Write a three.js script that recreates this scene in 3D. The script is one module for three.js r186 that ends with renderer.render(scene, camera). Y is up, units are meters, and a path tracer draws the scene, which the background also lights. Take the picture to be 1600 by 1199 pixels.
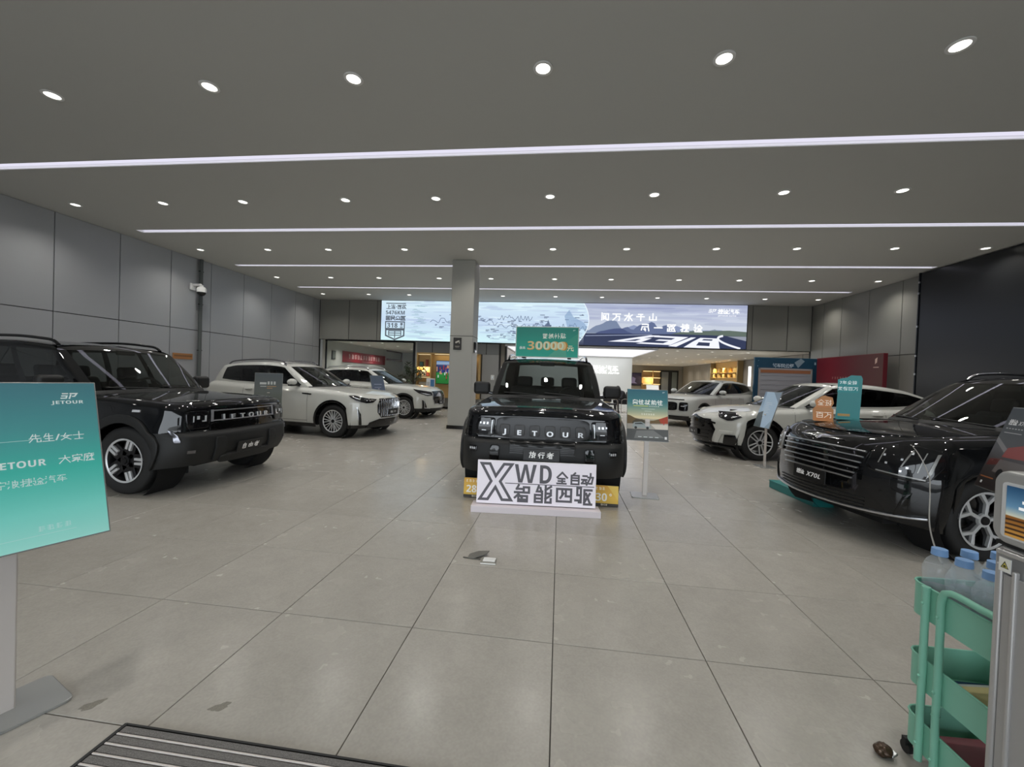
import * as THREE from 'three';
import { RoundedBoxGeometry } from 'three/addons/geometries/RoundedBoxGeometry.js';
import { mergeGeometries, mergeVertices, toCreasedNormals } from 'three/addons/utils/BufferGeometryUtils.js';
import { TessellateModifier } from 'three/addons/modifiers/TessellateModifier.js';
import { MarchingCubes } from 'three/addons/objects/MarchingCubes.js';
import { FontLoader } from 'three/addons/loaders/FontLoader.js';
import { TextGeometry } from 'three/addons/geometries/TextGeometry.js';
import { RectAreaLightUniformsLib } from 'three/addons/lights/RectAreaLightUniformsLib.js';

// ---------- camera, daylight, lamps, exposure ----------
const scene = new THREE.Scene();
const camera = new THREE.PerspectiveCamera(87.3, 1600 / 1199, 0.05, 200);
camera.position.set(0, 1.516, 0);
camera.rotation.order = 'YXZ';
camera.rotation.set(-0.01515, 0.11851, 0.03615);
scene.background = new THREE.Color(0.86, 0.93, 1.0);
scene.backgroundIntensity = 4.2;                       // overcast daylight that comes in through the open shopfront behind the camera
const SPOT = 7.8, SPOT_BACK = 7, STRIP = 0.85, GLOW = 3.2;
const renderer = new THREE.WebGLRenderer({ antialias: true });
renderer.toneMapping = THREE.LinearToneMapping;
renderer.toneMappingExposure = 1.08;
renderer.shadowMap.enabled = true;
RectAreaLightUniformsLib.init();
const font = await new FontLoader().loadAsync('fonts/droid/droid_sans_bold.typeface.json');

// ---------- helpers ----------
let seed = 7;
const rnd = () => { seed = (seed * 1664525 + 1013904223) >>> 0; return seed / 4294967296; };
const V = (x, y, z) => new THREE.Vector3(x, y, z);
const lerp = THREE.MathUtils.lerp, clamp = THREE.MathUtils.clamp, sstep = (x, a, b) => THREE.MathUtils.smoothstep(x, a, b);
const taken = {};
function numbered(n) { const k = taken[n] = (taken[n] ?? -1) + 1; return k ? n + '_' + String(k).padStart(3, '0') : n; }
function shade(m) { m.castShadow = m.receiveShadow = true; return m; }
function thing(name, label, category, at = [0, 0, 0], turn = 0, group) {
  const o = new THREE.Group(); o.name = numbered(name); o.position.set(...at); o.rotation.y = turn; scene.add(o);
  o.userData = { label, category }; if (group) o.userData.group = group; return o;
}
function part(name, geo, m, parent, at, label) {
  const o = shade(new THREE.Mesh(Array.isArray(geo) ? join(geo) : geo, m)); o.name = name; if (at) o.position.set(...at); if (label) o.userData.label = label; parent.add(o); return o;
}
function struct(name, geo, m) { const o = part(name, geo, m, scene); o.userData.kind = 'structure'; return o; }
function join(list) {
  list = list.map((g) => { g = g.index ? g.toNonIndexed() : g.clone(); for (const k of Object.keys(g.attributes)) if (!['position', 'normal', 'uv'].includes(k)) g.deleteAttribute(k);
    if (!g.attributes.normal) g.computeVertexNormals();
    if (!g.attributes.uv) g.setAttribute('uv', new THREE.BufferAttribute(new Float32Array(g.attributes.position.count * 2), 2)); return g; });
  return mergeGeometries(list);
}
const bx = (w, h, d, x = 0, y = 0, z = 0) => new THREE.BoxGeometry(w, h, d).translate(x, y, z);
const rbx = (w, h, d, r, x = 0, y = 0, z = 0, n = 2) => new RoundedBoxGeometry(w, h, d, n, Math.min(r, w / 2.01, h / 2.01, d / 2.01)).translate(x, y, z);
const cyl = (r0, r1, h, n = 20, x = 0, y = 0, z = 0) => new THREE.CylinderGeometry(r0, r1, h, n).translate(x, y, z);
const tube = (pts, r, n = 24, k = 8) => new THREE.TubeGeometry(new THREE.CatmullRomCurve3(pts.map((p) => V(...p))), n, r, k);
const polyShape = (p) => { const s = new THREE.Shape(); p.forEach((q, i) => (i ? s.lineTo(q[0], q[1]) : s.moveTo(q[0], q[1]))); s.closePath(); return s; };
const prism = (p, d, bevel = 0) => new THREE.ExtrudeGeometry(polyShape(p), { depth: d, bevelEnabled: bevel > 0, bevelSize: bevel, bevelThickness: bevel, bevelSegments: 2, bevelOffset: -bevel });
const rrect = (w, h, r) => { const s = new THREE.Shape(), x = -w / 2, y = -h / 2; s.moveTo(x + r, y); s.lineTo(x + w - r, y); s.absarc(x + w - r, y + r, r, -Math.PI / 2, 0); s.lineTo(x + w, y + h - r); s.absarc(x + w - r, y + h - r, r, 0, Math.PI / 2); s.lineTo(x + r, y + h); s.absarc(x + r, y + h - r, r, Math.PI / 2, Math.PI); s.lineTo(x, y + r); s.absarc(x + r, y + r, r, Math.PI, 1.5 * Math.PI); return s; };
function curve(t) {                                    // monotone cubic through a table of [x, y]
  t = [...t].sort((a, b) => a[0] - b[0]); const n = t.length, d = [], m = [];
  for (let i = 0; i < n - 1; i++) d.push((t[i + 1][1] - t[i][1]) / (t[i + 1][0] - t[i][0]));
  for (let i = 0; i < n; i++) m.push(i === 0 ? d[0] : i === n - 1 ? d[n - 2] : d[i - 1] * d[i] <= 0 ? 0 : 2 * d[i - 1] * d[i] / (d[i - 1] + d[i]));
  return (x) => { if (n < 2 || x <= t[0][0]) return t[0][1]; if (x >= t[n - 1][0]) return t[n - 1][1]; let i = 0; while (x > t[i + 1][0]) i++;
    const h = t[i + 1][0] - t[i][0], u = (x - t[i][0]) / h, u2 = u * u, u3 = u2 * u;
    return (2 * u3 - 3 * u2 + 1) * t[i][1] + (u3 - 2 * u2 + u) * h * m[i] + (3 * u2 - 2 * u3) * t[i + 1][1] + (u3 - u2) * h * m[i + 1]; };
}
function grid(rows, key) {                             // rows of points; key(i, j) names the mesh that a cell goes to; returns {name: geometry} with normals that run on across names
  const nr = rows.length, nc = rows[0].length, P = new Float32Array(nr * nc * 3), idx = [], keys = [];
  rows.forEach((r, i) => r.forEach((p, j) => P.set([p.x, p.y, p.z], (i * nc + j) * 3)));
  for (let i = 0; i < nr - 1; i++) for (let j = 0; j < nc - 1; j++) { const a = i * nc + j, b = a + 1, c = a + nc, d = c + 1; idx.push(a, b, d, a, d, c); keys.push(key ? key(i, j) : 'all'); }
  const g = new THREE.BufferGeometry(); g.setAttribute('position', new THREE.BufferAttribute(P, 3)); g.setIndex(idx); g.computeVertexNormals();
  const N = g.attributes.normal.array, out = {};
  keys.forEach((k, q) => { if (k) (out[k] ??= []).push(...idx.slice(q * 6, q * 6 + 6)); });
  for (const k in out) { const n = out[k].length, p = new Float32Array(n * 3), m = new Float32Array(n * 3); out[k].forEach((v, q) => { for (let e = 0; e < 3; e++) { p[q * 3 + e] = P[v * 3 + e]; m[q * 3 + e] = N[v * 3 + e]; } });
    out[k] = new THREE.BufferGeometry().setAttribute('position', new THREE.BufferAttribute(p, 3)).setAttribute('normal', new THREE.BufferAttribute(m, 3)); }
  return out;
}
function noise2(x, y, s) { const h = (a, b) => { let n = (a * 374761393 + b * 668265263 + s * 1442695041) | 0; n = Math.imul(n ^ (n >>> 13), 1274126177); return ((n ^ (n >>> 16)) >>> 0) / 4294967296; };
  const i = Math.floor(x), j = Math.floor(y), u = x - i, v = y - j, a = u * u * (3 - 2 * u), b = v * v * (3 - 2 * v); return lerp(lerp(h(i, j), h(i + 1, j), a), lerp(h(i, j + 1), h(i + 1, j + 1), a), b); }
function canvasMap(w, h, draw) { const c = document.createElement('canvas'); c.width = w; c.height = h; const g = c.getContext('2d'); draw(g, w, h); const t = new THREE.CanvasTexture(c); t.colorSpace = THREE.SRGBColorSpace; t.anisotropy = 8; return t; }

// ---------- brush-stroke lettering for the Chinese signs: each stroke is a run of x,y digit pairs on a 10 x 10 grid, R is a box ----------
const GL = { 全: '5014 5094 2575 2777 1989 5559', 自: 'R2289 2484 2686 5032', 动: '1242 0545 2508 0848 3648 5393 9388 8868 70736549', 智: '2012 1242 0444 24262507 2547 R5184 R2679 2878', 能: '20131343 3144 0949 05094 0545 4549 0747 6064 6494 9492 9062 6569 6999 9997 9567',
  四: 'R1198 41445336 6165 6585', 驱: '1030 3034 1014 1434 3438 3828 0727 9151 5159 5999 8358 6388', 旅: '2022 0242 2209 2545 4549 4939 6053 6292 5494 5559 5968 7489 9577', 行: '3104 3406 2529 5191 4494 7479 7969', 者: '1262 4044 0494 9107 R3579 3777', 由: 'R1398 5058 1595',
  置: 'R1183 4143 6163 1585 5355 R2568 2767 1989', 换: '2029 2919 0343 0745 6143 6181 8163 R4384 4696 7449 7699', 补: '2021 0343 4306 2529 3446 7079 7396', 贴: '1017 1040 4047 2326 2609 2649 7075 7292 R5698', 元: '2171 0494 3409 6468 6899 9997',
  先: '3014 2282 5055 0595 3509 6569 6999 9997', 生: '3014 2383 5059 2686 0999', 女: '4125 2589 0494 7409', 士: '5059 0494 1989', 大: '0393 5053 5309 5399', 家: '5051 1113 1191 9193 2474 5415 5559 4508 5618 7467 5698', 庭: '5051 1191 1109 2343 4325 2545 4529 2999 5484 7278 5888 9363',
  入: '4152 5209 5299', 宁: '5051 1113 1191 9193 2585 5559 5949', 波: '1011 0313 0917 4149 4282 8284 6065 4585 8559 5699', 捷: '2029 2919 0343 0745 4191 7079 4393 9395 4595 6759 4999', 途: '1012 0424 2427 0718 1999 6143 6194 4585 6568 5648 7688', 汽: '1011 0313 0917 5043 5191 5383 4585 8589 8999', 车: '1181 4115 1585 5359 0797',
  万: '0191 4145 4509 4484 8489 8979', 水: '5059 5949 0343 4309 9255 5399', 千: '7121 5159 0494', 山: '5058 1418 1898 9498', 阅: '1011 1219 3191 9199 9989 3334 6354 R3567 4738 5768 6878', 尽: '1181 8184 1484 1408 8499 4657 3759', 一: '0595', 路: 'R0143 2329 0609 0949 2746 6144 6191 9157 5299 R5689',
  百: '0191 5143 R1389 1686', 球: '0141 0545 0949 2129 5292 7079 7969 5446 9476 7598 7846', 年: '3013 2282 2484 2427 0797 5259', 累: 'R1184 5154 1282 4527 2767 6799 5659 3719 7899', 销: '3013 1242 0444 2529 2939 6063 4143 9183 R5589 5787', 往: '2003 3305 2529 6071 4292 4585 6269 3999', 向: '4031 1119 1191 9199 9989 R3577',
  就: '2021 0242 R1434 2529 0608 4648 5393 7074 7459 7278 7899 8091', 前: '2031 7061 0292 1419 1444 4449 1646 6468 9499 9989', 国: 'R1199 3373 5357 3575 3777', 民: 'R1184 1119 1937 1585 4599', 公: '3105 6195 4608 0888 7698', 上: '5058 5484 0999', 海: '1011 0313 0917 5043 4191 4449 4484 8489 3696 3999', 西: '0191 R1389 4146 6166', 藏: '0191 3031 7071 1419 R2468 5399', 订: '1021 0333 3337 3746 5191 7179 7969', 榜: '2029 0343 2306 4191 5383 4595 6549', 风: '1119 0119 1181 8189 8999 3368 6338', 云: '2181 0494 4419 1989 6799', 最: 'R2073 0494 1419 R1449 5595 9559 5699', 高: '5051 0191 R3374 1519 1595 9599 R3778', 新: '2021 0242 0545 2529 0838 9171 6169 6494 8489'};
function glyph(g, ch, x, y, s, lw) {
  g.lineWidth = lw; const X = (d) => x + (d + 0.5) * s / 10;
  for (const st of (GL[ch] ?? '').split(' ')) { g.beginPath();
    if (st[0] === 'R') { const [a, b, c, d] = [...st.slice(1)].map(Number); g.rect(X(a), y + (b + 0.5) * s / 10, (c - a) * s / 10, (d - b) * s / 10); }
    else for (let i = 0; i + 1 < st.length; i += 2) { const px = X(+st[i]), py = y + (+st[i + 1] + 0.5) * s / 10; i ? g.lineTo(px, py) : g.moveTo(px, py); }
    g.stroke(); }
}
function hanzi(g, text, x, y, s, lw, color, gap = 1.08) { g.strokeStyle = g.fillStyle = color; g.lineCap = 'square'; g.lineJoin = 'miter'; let cx = x;
  for (const ch of text) { if (GL[ch] !== undefined) { glyph(g, ch, cx, y, s, lw); cx += s * gap; } else { g.font = 'bold ' + Math.round(s * 1.02) + 'px sans-serif'; g.textAlign = 'left'; g.textBaseline = 'alphabetic'; g.fillText(ch, cx, y + s * 0.93); cx += g.measureText(ch).width + s * 0.04; } }
  return cx - x; }
function emblem(g, x, y, s, color) {                   // the slanted two-bar mark on signs and boards
  g.strokeStyle = color; g.lineWidth = s * 0.13; g.lineCap = 'butt'; const L = (...p) => { g.beginPath(); p.forEach((q, i) => (i ? g.lineTo(x + q[0] * s, y + q[1] * s) : g.moveTo(x + q[0] * s, y + q[1] * s))); g.stroke(); };
  L([0.12, 0.1], [0.62, 0.1]); L([0.05, 0.36], [0.5, 0.36], [0.42, 0.62], [-0.02, 0.62]); L([0.72, 0.1], [1.3, 0.1], [1.1, 0.42], [0.9, 0.42]); L([0.82, 0.2], [0.66, 0.72]);
}
function blur(g, x, y, s, n, color, gap = 1.15) { g.fillStyle = color; for (let k = 0; k < n; k++) { const X = x + k * s * gap; for (let i = 0; i < 4; i++) g.fillRect(X + s * 0.1 * rnd(), y + s * (0.05 + 0.25 * i), s * (0.5 + 0.35 * rnd()), s * 0.11); g.fillRect(X + s * (0.2 + 0.2 * rnd()), y, s * 0.11, s * 0.95); if (k % 2) g.fillRect(X + s * 0.72, y + s * 0.1, s * 0.1, s * 0.8); } }   // print too small to read in the photograph
const wide = (g, t, x, y, px, color, stretch = 1.5, font_ = 'bold', align = 'left') => { g.save(); g.translate(x, y); g.scale(stretch, 1); g.fillStyle = color; g.font = font_ + ' ' + px + 'px sans-serif'; g.textAlign = align; g.textBaseline = 'alphabetic'; g.fillText(t, 0, 0); g.restore(); };
const vgrad = (g, x, y, w, h, stops) => { const k = g.createLinearGradient(0, y, 0, y + h); stops.forEach(([t, c]) => k.addColorStop(t, c)); g.fillStyle = k; g.fillRect(x, y, w, h); };
const poly = (g, color, p) => { g.fillStyle = color; g.beginPath(); p.forEach((q, i) => (i ? g.lineTo(q[0], q[1]) : g.moveTo(q[0], q[1]))); g.closePath(); g.fill(); };

// ---------- materials ----------
const std = (c, roughness = 0.6, metalness = 0, more = {}) => new THREE.MeshStandardMaterial({ color: c, roughness, metalness, ...more });
const lin = (r, g, b) => new THREE.Color().setRGB(r, g, b);
const phys = (c, roughness, more) => new THREE.MeshPhysicalMaterial({ color: c, roughness, ...more });
const glow = (c, i) => new THREE.MeshStandardMaterial({ color: 0x000000, emissive: c, emissiveIntensity: i, roughness: 1 });
const M = {
  blackPaint: phys(lin(0.003, 0.0035, 0.0045), 0.5, { specularIntensity: 0.1, clearcoat: 1, clearcoatRoughness: 0.03 }),
  whitePaint: phys(lin(0.54, 0.545, 0.505), 0.4, { clearcoat: 1, clearcoatRoughness: 0.04 }),
  silverPaint: phys(lin(0.47, 0.485, 0.465), 0.35, { metalness: 0.15, clearcoat: 1, clearcoatRoughness: 0.05 }),
  gloss: phys(lin(0.003, 0.003, 0.0035), 0.3, { specularIntensity: 0.1, clearcoat: 1, clearcoatRoughness: 0.02 }),
  plastic: std(lin(0.008, 0.0085, 0.0085), 0.6), rubber: std(lin(0.009, 0.009, 0.009), 0.75), under: std(lin(0.004, 0.004, 0.004), 0.95),
  chrome: std(lin(0.75, 0.76, 0.78), 0.12, 1), satin: std(lin(0.55, 0.56, 0.58), 0.3, 1), darkChrome: std(lin(0.2, 0.2, 0.22), 0.2, 1), alloy: std(lin(0.62, 0.63, 0.64), 0.32, 0.45), rimDark: std(lin(0.02, 0.02, 0.022), 0.35, 0.6), disc: std(lin(0.22, 0.22, 0.22), 0.4, 0.9),
  seat: std(lin(0.012, 0.012, 0.013), 0.7), dash: std(lin(0.008, 0.008, 0.009), 0.7),
  tint: phys(lin(0.07, 0.075, 0.075), 0, { transmission: 1, thickness: 0, ior: 1.5 }), wind: phys(lin(0.5, 0.54, 0.52), 0, { transmission: 1, thickness: 0, ior: 1.5 }), mid: phys(lin(0.3, 0.32, 0.32), 0, { transmission: 1, thickness: 0, ior: 1.5 }),
  lens: phys(lin(0.8, 0.82, 0.85), 0.02, { transmission: 1, thickness: 0, ior: 1.5 }), smoke: phys(lin(0.006, 0.006, 0.007), 0.3, { specularIntensity: 0.1, clearcoat: 1, clearcoatRoughness: 0.02 }), led: std(lin(0.75, 0.77, 0.8), 0.2, 0.4), white: std(lin(0.75, 0.75, 0.74), 0.55),
  postMetal: std(lin(0.58, 0.54, 0.51), 0.4, 0.15), frame: std(lin(0.4, 0.41, 0.4), 0.25, 0.5), wall: std(lin(0.36, 0.368, 0.38), 0.4, 0.1), wallWarm: std(lin(0.215, 0.21, 0.19), 0.42, 0.1), backing: std(lin(0.03, 0.03, 0.03), 0.8), pillar: std(lin(0.36, 0.355, 0.32), 0.5), ceiling: std(lin(0.50, 0.50, 0.475), 0.8),
};
// ---------- cars ----------
function bodySurface(S) {
  const { W, zF, zR, bowF, bowR, rcF, rcR } = S, H = [];
  const hw = curve(S.hw), pf = curve(S.front), pr = curve(S.rear), T = curve(S.top), plan = curve(S.plan);
  const xcF = W * plan(zF - bowF - rcF[1]) - rcF[0], xcR = W * plan(zR + bowR + rcR[1]) - rcR[0];
  for (let i = 0; i <= 12; i++) { const x = xcF * i / 12; H.push([x, zF - bowF * (i / 12) ** 2]); }
  const bez = (a, b, c, d, t) => a * (1 - t) ** 3 + 3 * b * t * (1 - t) ** 2 + 3 * c * t * t * (1 - t) + d * t ** 3;
  const zc = zF - bowF - rcF[1], sl = 2 * bowF / xcF;
  for (let i = 1; i <= 10; i++) { const t = i / 10, k = rcF[0] * 0.56; H.push([bez(xcF, xcF + k, xcF + rcF[0], xcF + rcF[0], t), bez(zF - bowF, zF - bowF - k * sl, zc + rcF[1] * 0.45, zc, t)]); }
  const zd = zR + bowR + rcR[1], nS = 60; for (let i = 1; i <= nS; i++) { const z = lerp(zc, zd, i / nS); H.push([W * plan(z), z]); }
  const sl2 = 2 * bowR / xcR;
  for (let i = 1; i <= 8; i++) { const t = i / 8, k = rcR[0] * 0.56; H.push([bez(xcR + rcR[0], xcR + rcR[0], xcR + k, xcR, t), bez(zd, zd - rcR[1] * 0.55, zR + bowR - k * sl2, zR + bowR, t)]); }
  for (let i = 1; i <= 8; i++) { const x = xcR * (1 - i / 8); H.push([x, zR + bowR * (x / xcR) ** 2]); }
  const A = [0]; for (let i = 1; i < H.length; i++) A.push(A[i - 1] + Math.hypot(H[i][0] - H[i - 1][0], H[i][1] - H[i - 1][1]));
  const NX = H.map((_, i) => { const a = H[Math.max(0, i - 1)], b = H[Math.min(H.length - 1, i + 1)], l = Math.hypot(b[0] - a[0], b[1] - a[1]) || 1; return [-(b[1] - a[1]) / l, (b[0] - a[0]) / l]; });
  NX[0] = [0, 1]; NX[H.length - 1] = [0, -1];
  const B = { S, A, H, total: A[A.length - 1], sCorner: A[12], sSide: A[22], sSideEnd: A[22 + nS] };
  const at = (s) => { let i = 0; while (i < A.length - 2 && A[i + 1] < s) i++; const t = clamp((s - A[i]) / (A[i + 1] - A[i]), 0, 1); return [lerp(H[i][0], H[i + 1][0], t), lerp(H[i][1], H[i + 1][1], t), lerp(NX[i][0], NX[i + 1][0], t), lerp(NX[i][1], NX[i + 1][1], t)]; };
  B.sAtZ = (z) => { if (z >= zc) return B.sSide; if (z <= zd) return B.sSideEnd; let lo = 22, hi = 22 + nS; while (hi - lo > 1) { const m = (lo + hi) >> 1; if (H[m][1] > z) lo = m; else hi = m; } return lerp(A[lo], A[hi], (H[lo][1] - z) / (H[lo][1] - H[hi][1])); };
  B.topY = (x, z) => T(z) - S.crown * (x / W) ** 2 + (S.bulge ? S.bulge(Math.abs(x), z) : 0);
  B.P = (s, y, lift = 0) => {
    const [x, z, nx, nz] = at(Math.abs(s)), sg = s < 0 ? -1 : 1;
    let zz = z > 0 ? z + pf(y) * sstep(z, 0.15, zF * 0.62) : z + pr(y) * sstep(-z, -(zR * 0.8), -zR), xx = x * hw(y) / W;
    if (S.flare && Math.abs(nx) > 0.2) for (const za of [0, -S.wb]) { const d = Math.hypot(zz - za, (y - S.Rw) * 0.9) - S.Ra; xx += S.flare * Math.exp(-((d / 0.13) ** 2)) * nx; }
    const d = B.topY(xx, zz) - y, r = S.r; if (d < r) { const q = r - Math.sqrt(Math.max(0, r * r - (r - Math.max(0, d)) ** 2)); xx = Math.max(0, xx - nx * q); zz -= nz * q; }
    return V(sg * xx, y, zz);
  };
  B.top = (s) => { let y = 1; for (let i = 0; i < 6; i++) { const p = B.P(s, y); y = B.topY(p.x, p.z); } return y; };
  B.N = (s, y) => { const e = 0.01, a = B.P(s + e, y).sub(B.P(s - e, y)), b = B.P(s, y + e).sub(B.P(s, y - e)), n = a.cross(b).normalize(), [, , nx, nz] = at(Math.abs(s)); if (n.dot(V(Math.sign(s || 1) * nx, 0.05, nz)) < 0) n.negate(); return n; };
  return B;
}
const tess = new TessellateModifier(0.07, 7);
function conform(B, pts, lift, thick, bevel = 0) {      // a plate whose outline is given in (length along the skin, height), bent to lie on the body
  let g = pts instanceof THREE.Shape ? new THREE.ExtrudeGeometry(pts, { depth: thick, bevelEnabled: bevel > 0, bevelSize: bevel, bevelThickness: bevel, bevelSegments: 2, bevelOffset: -bevel, curveSegments: 8 }) : prism(pts, thick, bevel);
  g.deleteAttribute('uv'); g.deleteAttribute('normal'); g = tess.modify(g.index ? g.toNonIndexed() : g);
  const p = g.attributes.position;
  for (let i = 0; i < p.count; i++) { const s = p.getX(i), y = B.ky ? 0.25 + (p.getY(i) - 0.25) * B.ky : p.getY(i), d = p.getZ(i), q = B.P(s, y), n = B.N(s, y); q.addScaledVector(n, lift + d); p.setXYZ(i, q.x, q.y, q.z); }
  return toCreasedNormals(mergeVertices(g, 1e-4), 0.5);
}
const mir = (pts) => pts.map(([a, b]) => [-a, b]).reverse();
const rectP = (s0, s1, y0, y1) => [[s0, y0], [s1, y0], [s1, y1], [s0, y1]];
function strokeP(pts, w) {                              // a ribbon along a polyline
  const L = [], R = []; pts.forEach((p, i) => { const a = pts[Math.max(0, i - 1)], b = pts[Math.min(pts.length - 1, i + 1)], l = Math.hypot(b[0] - a[0], b[1] - a[1]) || 1, nx = -(b[1] - a[1]) / l * w / 2, ny = (b[0] - a[0]) / l * w / 2; L.push([p[0] + nx, p[1] + ny]); R.unshift([p[0] - nx, p[1] - ny]); });
  return [...L, ...R];
}
function stick(B, s, y, lift = 0) {                      // a frame lying on the skin, z outwards
  if (B.ky) y = 0.25 + (y - 0.25) * B.ky;
  const n = B.N(s, y), p = B.P(s, y).addScaledVector(n, lift), o = new THREE.Object3D(); o.position.copy(p); o.lookAt(p.clone().add(n)); o.updateMatrix(); return o.matrix;
}
const textGeo = (t, size, depth, stretch = 1) => { const g = new TextGeometry(t, { font, size, depth, curveSegments: 3 }); g.computeBoundingBox(); const b = g.boundingBox; g.translate(-(b.min.x + b.max.x) / 2, -(b.min.y + b.max.y) / 2, 0); g.scale(stretch, 1, 1); return g; };

function makeWheel(S) {
  const { Rw, tw, rim } = S, R = rim.r, out = { tyre: [], rim: [], spoke: [], disc: [] };
  const h = tw / 2, sw = Rw - R, pr = [[R - 0.004, -h + 0.02], [R + sw * 0.2, -h], [R + sw * 0.55, -h - 0.006], [Rw - 0.025, -h + 0.006], [Rw - 0.006, -h + 0.022], [Rw, -h + 0.05], [Rw, -0.004], [Rw - 0.008, -0.003], [Rw - 0.008, 0.003], [Rw, 0.004], [Rw, h - 0.05], [Rw - 0.006, h - 0.022], [Rw - 0.025, h - 0.006], [R + sw * 0.55, h + 0.006], [R + sw * 0.2, h], [R - 0.004, h - 0.02]];
  out.tyre.push(new THREE.LatheGeometry(pr.map(([a, b]) => new THREE.Vector2(a, b)), 56));
  out.rim.push(new THREE.LatheGeometry([[R - 0.03, -h + 0.03], [R - 0.035, h - 0.06], [R - 0.022, h - 0.02], [R, h - 0.006], [R + 0.004, h - 0.012]].map(([a, b]) => new THREE.Vector2(a, b)), 56));
  const lip = new THREE.LatheGeometry([[R - 0.02, h - 0.012], [R - 0.01, h - 0.003], [R + 0.002, h - 0.006]].map(([a, b]) => new THREE.Vector2(a, b)), 56);
  out.disc.push(cyl(R * 0.72, R * 0.72, 0.02, 36, 0, -0.01, 0), cyl(0.07, 0.085, 0.05, 20, 0, h * 0.4, 0));
  const flat = (p, d, z) => { const g = prism(p, d, 0.003); g.rotateX(-Math.PI / 2); return g.translate(0, z, 0); };   // outline in the wheel's plane
  const spin = (p, a) => p.map(([x, y]) => [x * Math.cos(a) - y * Math.sin(a), x * Math.sin(a) + y * Math.cos(a)]);
  const n = rim.n, z = h - 0.045, sp = [], bl = [];
  for (let i = 0; i < n; i++) { const a = i * 2 * Math.PI / n + (rim.turn ?? 0), q = R - 0.014;
    if (rim.kind === 'bars') { for (const e of [-1, 1]) sp.push(flat(spin([[0.135, e * 0.012], [q, e * 0.006], [q, e * 0.042], [0.135, e * 0.04]].map(([x, y]) => [x, y]), a), 0.02, z + 0.01)); bl.push(flat(spin([[0.04, -0.075], [q, -0.085], [q, 0.085], [0.04, 0.075]], a), 0.02, z - 0.012)); }
    else if (rim.kind === 'star') { sp.push(flat(spin([[0.05, -0.014], [0.15, -0.016], [q - 0.005, -0.1], [q, -0.06], [0.17, 0], [q, 0.06], [q - 0.005, 0.1], [0.15, 0.016], [0.05, 0.014]], a), 0.022, z + 0.008)); bl.push(flat(spin([[0.04, -0.045], [0.14, -0.05], [q, -0.115], [q, 0.115], [0.14, 0.05], [0.04, 0.045]], a), 0.018, z - 0.014)); }
    else if (rim.kind === 'vee') { for (const e of [-1, 1]) sp.push(flat(spin([[0.05, e * 0.006], [q, e * 0.03], [q, e * 0.047], [0.05, e * 0.022]], a), 0.02, z + 0.006)); }
    else { for (const e of [-1, 1]) sp.push(flat(spin([[0.05, e * 0.012], [q, e * 0.028], [q, e * 0.05], [0.05, e * 0.034]], a), 0.02, z + 0.006)); bl.push(flat(spin([[0.05, -0.012], [q, -0.028], [q, 0.028], [0.05, 0.012]], a), 0.01, z - 0.02)); } }
  out.spoke.push(...sp, lip); out.rim.push(...bl); (rim.kind === 'bars' ? out.rim : out.spoke).push(cyl(0.06, 0.066, 0.03, 24, 0, z + 0.012, 0)); out.center_cap = [cyl(0.035, 0.04, 0.012, 20, 0, z + 0.034, 0)];
  for (const k in out) out[k] = join(out[k]).rotateZ(-Math.PI / 2);      // axle along +x, face outwards
  return out;
}

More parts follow.
